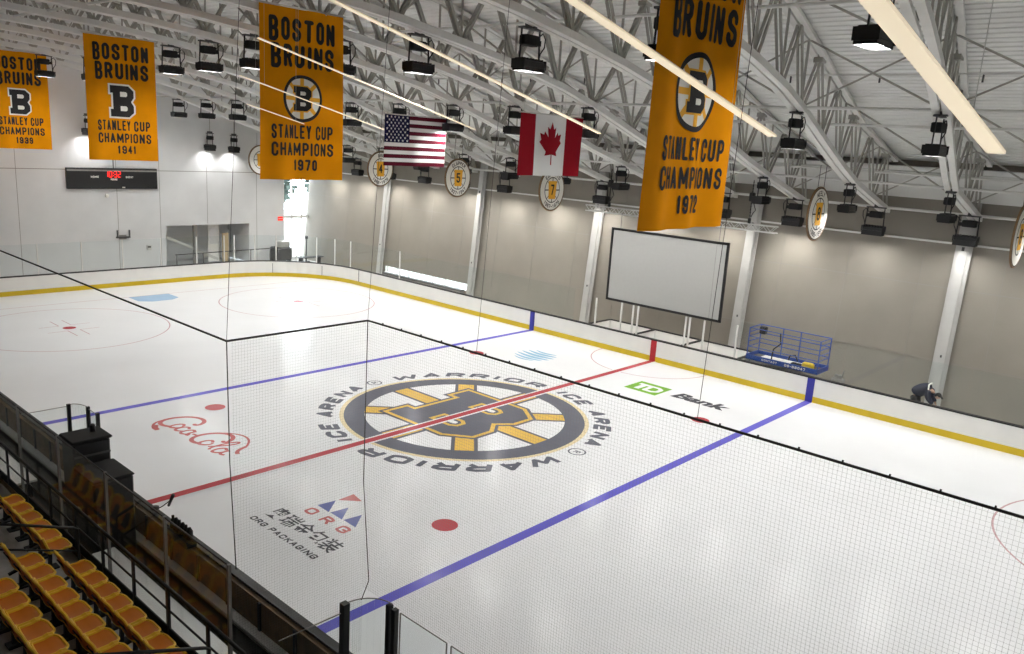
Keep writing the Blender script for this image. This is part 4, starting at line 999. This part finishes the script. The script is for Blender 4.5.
t = thing('bottle_crate', 'low black crate of dark bottles on the near boards right of the microphone', 'crate', ((pc.x + pe.x) / 2, -13.36, 1.12)); L = (pe.x - pc.x)
MB().b2((-L / 2, -.12, 0), (L / 2, .12, .18)).build('crate', M_black, t)
for k in range(n): MB().lathe((-L / 2 + L * (k + .5) / n, 0, .16), [(.07, 0), (.07, .16 + .05 * (k % 2)), (.03, .24 + .05 * (k % 2)), (.03, .3), (0, .3)], 10).build('bottle', M_blackm, t)

# stands: concrete tiers
struct(MB().b2((-36, -16.55, -.06), (34, NB - .14, 1.68)).build('floor_stand', M_conc), 'concrete walkway in front of the seats')
for i in range(4):
    struct(MB().b2((-36, -17.3 - .75 * i, -.06), (34, -16.55 - .75 * i, 1.68 + .34 * (i + 1))).build('floor_tier', M_conc))
struct(MB().b2((-36, -26, -.06), (34, -19.55, 3.2)).build('floor_upper', M_conc))
struct(MB().b2((-36, NB - .13, 1.68), (34, NB - .06, 1.8)).build('trim_3', M_wood), 'brown curb strip at the front edge of the walkway')
gr = thing('guardrail', 'black guardrail along the front edge of the stands', 'rail', (0, NB - .1, 1.68))
for z_, rr in ((1.03, .03), (.62, .018)): MB().tube([(-12, 0, z_), (13, 0, z_)], rr, 8).build('rail', M_black, gr)
MB().b2((-12, -.012, .08), (13, .012, .3)).build('kick_plate', M_blackm, gr)
x_ = -11.2
while x_ < 13: MB().b2((x_ - .03, -.02, 0), (x_ + .03, .02, 1.05)).build('post', M_black, gr); x_ += 1.33

# seats
st = thing('stadium_seat', '', 'seat', (0, 0, 0), 'orange seats in the stand')
def shell(name, P, mats):
    """P: rows of points across the seat; thin closed shell"""
    n_, k_ = len(P), len(P[0]); v = [p for r_ in P for p in r_]; w = [(p[0], p[1] - .012, p[2] - .018) for r_ in P for p in r_]
    m_ = MB(); N = n_ * k_
    fs = [(i * k_ + j, i * k_ + j + 1, (i + 1) * k_ + j + 1, (i + 1) * k_ + j) for i in range(n_ - 1) for j in range(k_ - 1)]
    m_.add(v + w, fs + [tuple(N + q for q in reversed(q_)) for q_ in fs], 0, True)
    bd_ = [j for j in range(k_)] + [i * k_ + k_ - 1 for i in range(1, n_)] + [(n_ - 1) * k_ + j for j in range(k_ - 2, -1, -1)] + [i * k_ for i in range(n_ - 2, 0, -1)]
    rim = [v[i] for i in bd_]; m_.tube(rim + [rim[0]], .024, 6, 1, False)
    return m_.build(name, mats, st)
xs_ = [-.228 + .456 * j / 8 for j in range(9)]
def rnd(j, e): return e * ((abs(j - 4) / 4) ** 4)
pan = [[(x * (1 - .0), yy - (rnd(j, .07) if yy > .1 else 0), zz + .03 * (x / .245) ** 2) for j, x in enumerate(xs_)] for yy, zz in ((-.2, .42), (-.1, .405), (.05, .41), (.18, .43), (.24, .42))]
shell('seat_pan', pan, [M_orange, M_lip])
bk = [[(x, -.21 - .14 * tt + .05 * (x / .245) ** 2, .42 + .44 * tt - (rnd(j, .09) if tt > .8 else 0)) for j, x in enumerate(xs_)] for tt in (0, .25, .5, .8, 1)]
shell('backrest', bk, [M_orange, M_lip])
MB().bar((0, -.12, .0), (0, -.1, .4), .06, .06).box((0, -.1, .02), (.2, .24, .03)).bar((0, -.3, .3), (0, -.02, .38), .05, .04).bar((0, -.14, .36), (0, -.32, .7), .2, .03, 0, (0, 1, .3)).build('support', M_black, st)
first_seat = [True]
def seat(x, y, z, lab):
    if first_seat[0]: st.location = (x, y, z); st['label'] = lab; first_seat[0] = False
    else: dup(st, (x, y, z), lab)
ROWD = ((-16.05, 1.68, 6.15, 10.1, 'front row right of the handrail'), (-16.82, 2.02, 5.95, 10.1, 'second row'), (-17.6, 2.36, 7.2, 10.1, 'third row'), (-16.05, 1.68, 2.3, 5.0, 'front row left of the handrail'))
for y_, z_, x0, x1, w in ROWD:
    n = int((x1 - x0) / .52) + 1
    for k in range(n):
        xx = x0 + .52 * k if x0 != 2.3 else x1 - .52 * k
        if w.endswith('left of the handrail'): lab = 'orange stadium seat, %s, %s from the handrail' % (w, ordn(k + 1))
        else: lab = 'orange stadium seat, %s, %s from its far end' % (w, ordn(k + 1))
        seat(xx, y_, z_, lab)
for x_, lab in ((5.6, 'black handrail on the aisle steps between the orange seats'), (10.6, 'black handrail crossing the lower edge of the stands')):
    t = thing('handrail', lab, 'rail', (x_, -15.85, 1.68), 'aisle handrails')
    MB().tube([(0, 0, 0), (0, 0, .95), (0, -.08, 1.0), (0, -2.0, 1.75)], .028, 8).build('rail', M_black, t)
    MB().tube([(0, 0, .5), (0, -2.0, 1.25)], .02, 8).build('mid_rail', M_black, t); MB().tube([(0, -1.4, .5), (0, -1.4, 1.5)], .025, 8).build('post', M_black, t)

# ------------------------------------------------------------------ protective net
nt_ = thing('safety_net', 'fine black safety net hanging from a rope above the near glass', 'net', (0, 0, 0))
XJ, YN, YR, ZT = 10.62, -13.07, -15.5, 7.27
def cords(m_, p0, p1, z0, z1, pit=.046, w=.0017):
    p0, p1 = Vector(p0), Vector(p1); L = (p1 - p0).length; d = (p1 - p0) / L; nn = int(L / pit)
    for i in range(nn + 1):
        p = p0 + d * (i * pit); a_, b_ = d * (w / 2), Vector((d.y, -d.x, 0)) * (w / 2)
        q = [p - a_ - b_ * .5, p + a_ - b_ * .5, p + b_]
        m_.add([(v.x, v.y, z0) for v in q] + [(v.x, v.y, z1) for v in q], [(0, 1, 4, 3), (1, 2, 5, 4), (2, 0, 3, 5)])
    nz = int((z1 - z0) / pit); b_ = Vector((d.y, -d.x, 0)) * (w / 2)
    for i in range(nz + 1):
        z = z1 - i * pit
        v = []
        for p in (p0, p1): v += [(p.x - b_.x, p.y - b_.y, z - w / 2), (p.x - b_.x, p.y - b_.y, z + w / 2), (p.x + b_.x, p.y + b_.y, z)]
        m_.add(v, [(0, 1, 4, 3), (1, 2, 5, 4), (2, 0, 3, 5)])
m = MB(); cords(m, (XJ, YN, 0), (21.5, YN, 0), 2.55, ZT); m.build('mesh', M_net, nt_)
m = MB(); cords(m, (XJ, YN, 0), (XJ, YR + .06, 0), 1.3, ZT); m.build('mesh', M_net, nt_)
MB().tube([(-12, YR, ZT), (XJ, YR, ZT), (XJ, YN, ZT), (26, YN, ZT)], .016, 8).build('rope', M_rope, nt_)
m = MB()
for k in range(34): m.box((11 + .45 * k, YN, ZT + .018), (.016, .016, .03))
m.build('rope_clip', M_black, nt_)
MB().tube([(XJ, YR, ZT), (XJ + .03, YR, 5.5), (XJ + .16, YR, 3.87)], .009, 6).build('edge_cord', M_rope, nt_)
MB().tube([(XJ, YN, ZT), (XJ - .02, YN, 4.5), (XJ + .18, YN, 2.75), (XJ + .12, YN - .1, 2.4)], .008, 6).build('edge_cord', M_rope, nt_)
for x_, y_ in ((XJ, YR), (XJ, YN), (13.07, YN), (16.57, YN), (-.5, YR)):
    MB().tube([(x_, y_, ZT), (x_, y_ + .4, interp(BOT, y_) + .2)], .004, 4).build('hanger_cable', M_rope, nt_)

# ------------------------------------------------------------------ world and view
w = bpy.data.worlds.new('world'); S.world = w; w.use_nodes = True
bgn = w.node_tree.nodes['Background']; bgn.inputs['Color'].default_value = (.86, .93, 1, 1); bgn.inputs['Strength'].default_value = 5.
S.view_settings.view_transform = 'Standard'; S.view_settings.look = 'None'; S.view_settings.gamma = 1; S.view_settings.use_curve_mapping = False
S.view_settings.exposure = .85
S.cycles.max_bounces = 8; S.cycles.diffuse_bounces = 4; S.cycles.transparent_max_bounces = 24; S.cycles.use_denoising = True
S.cycles.sample_clamp_indirect = 6
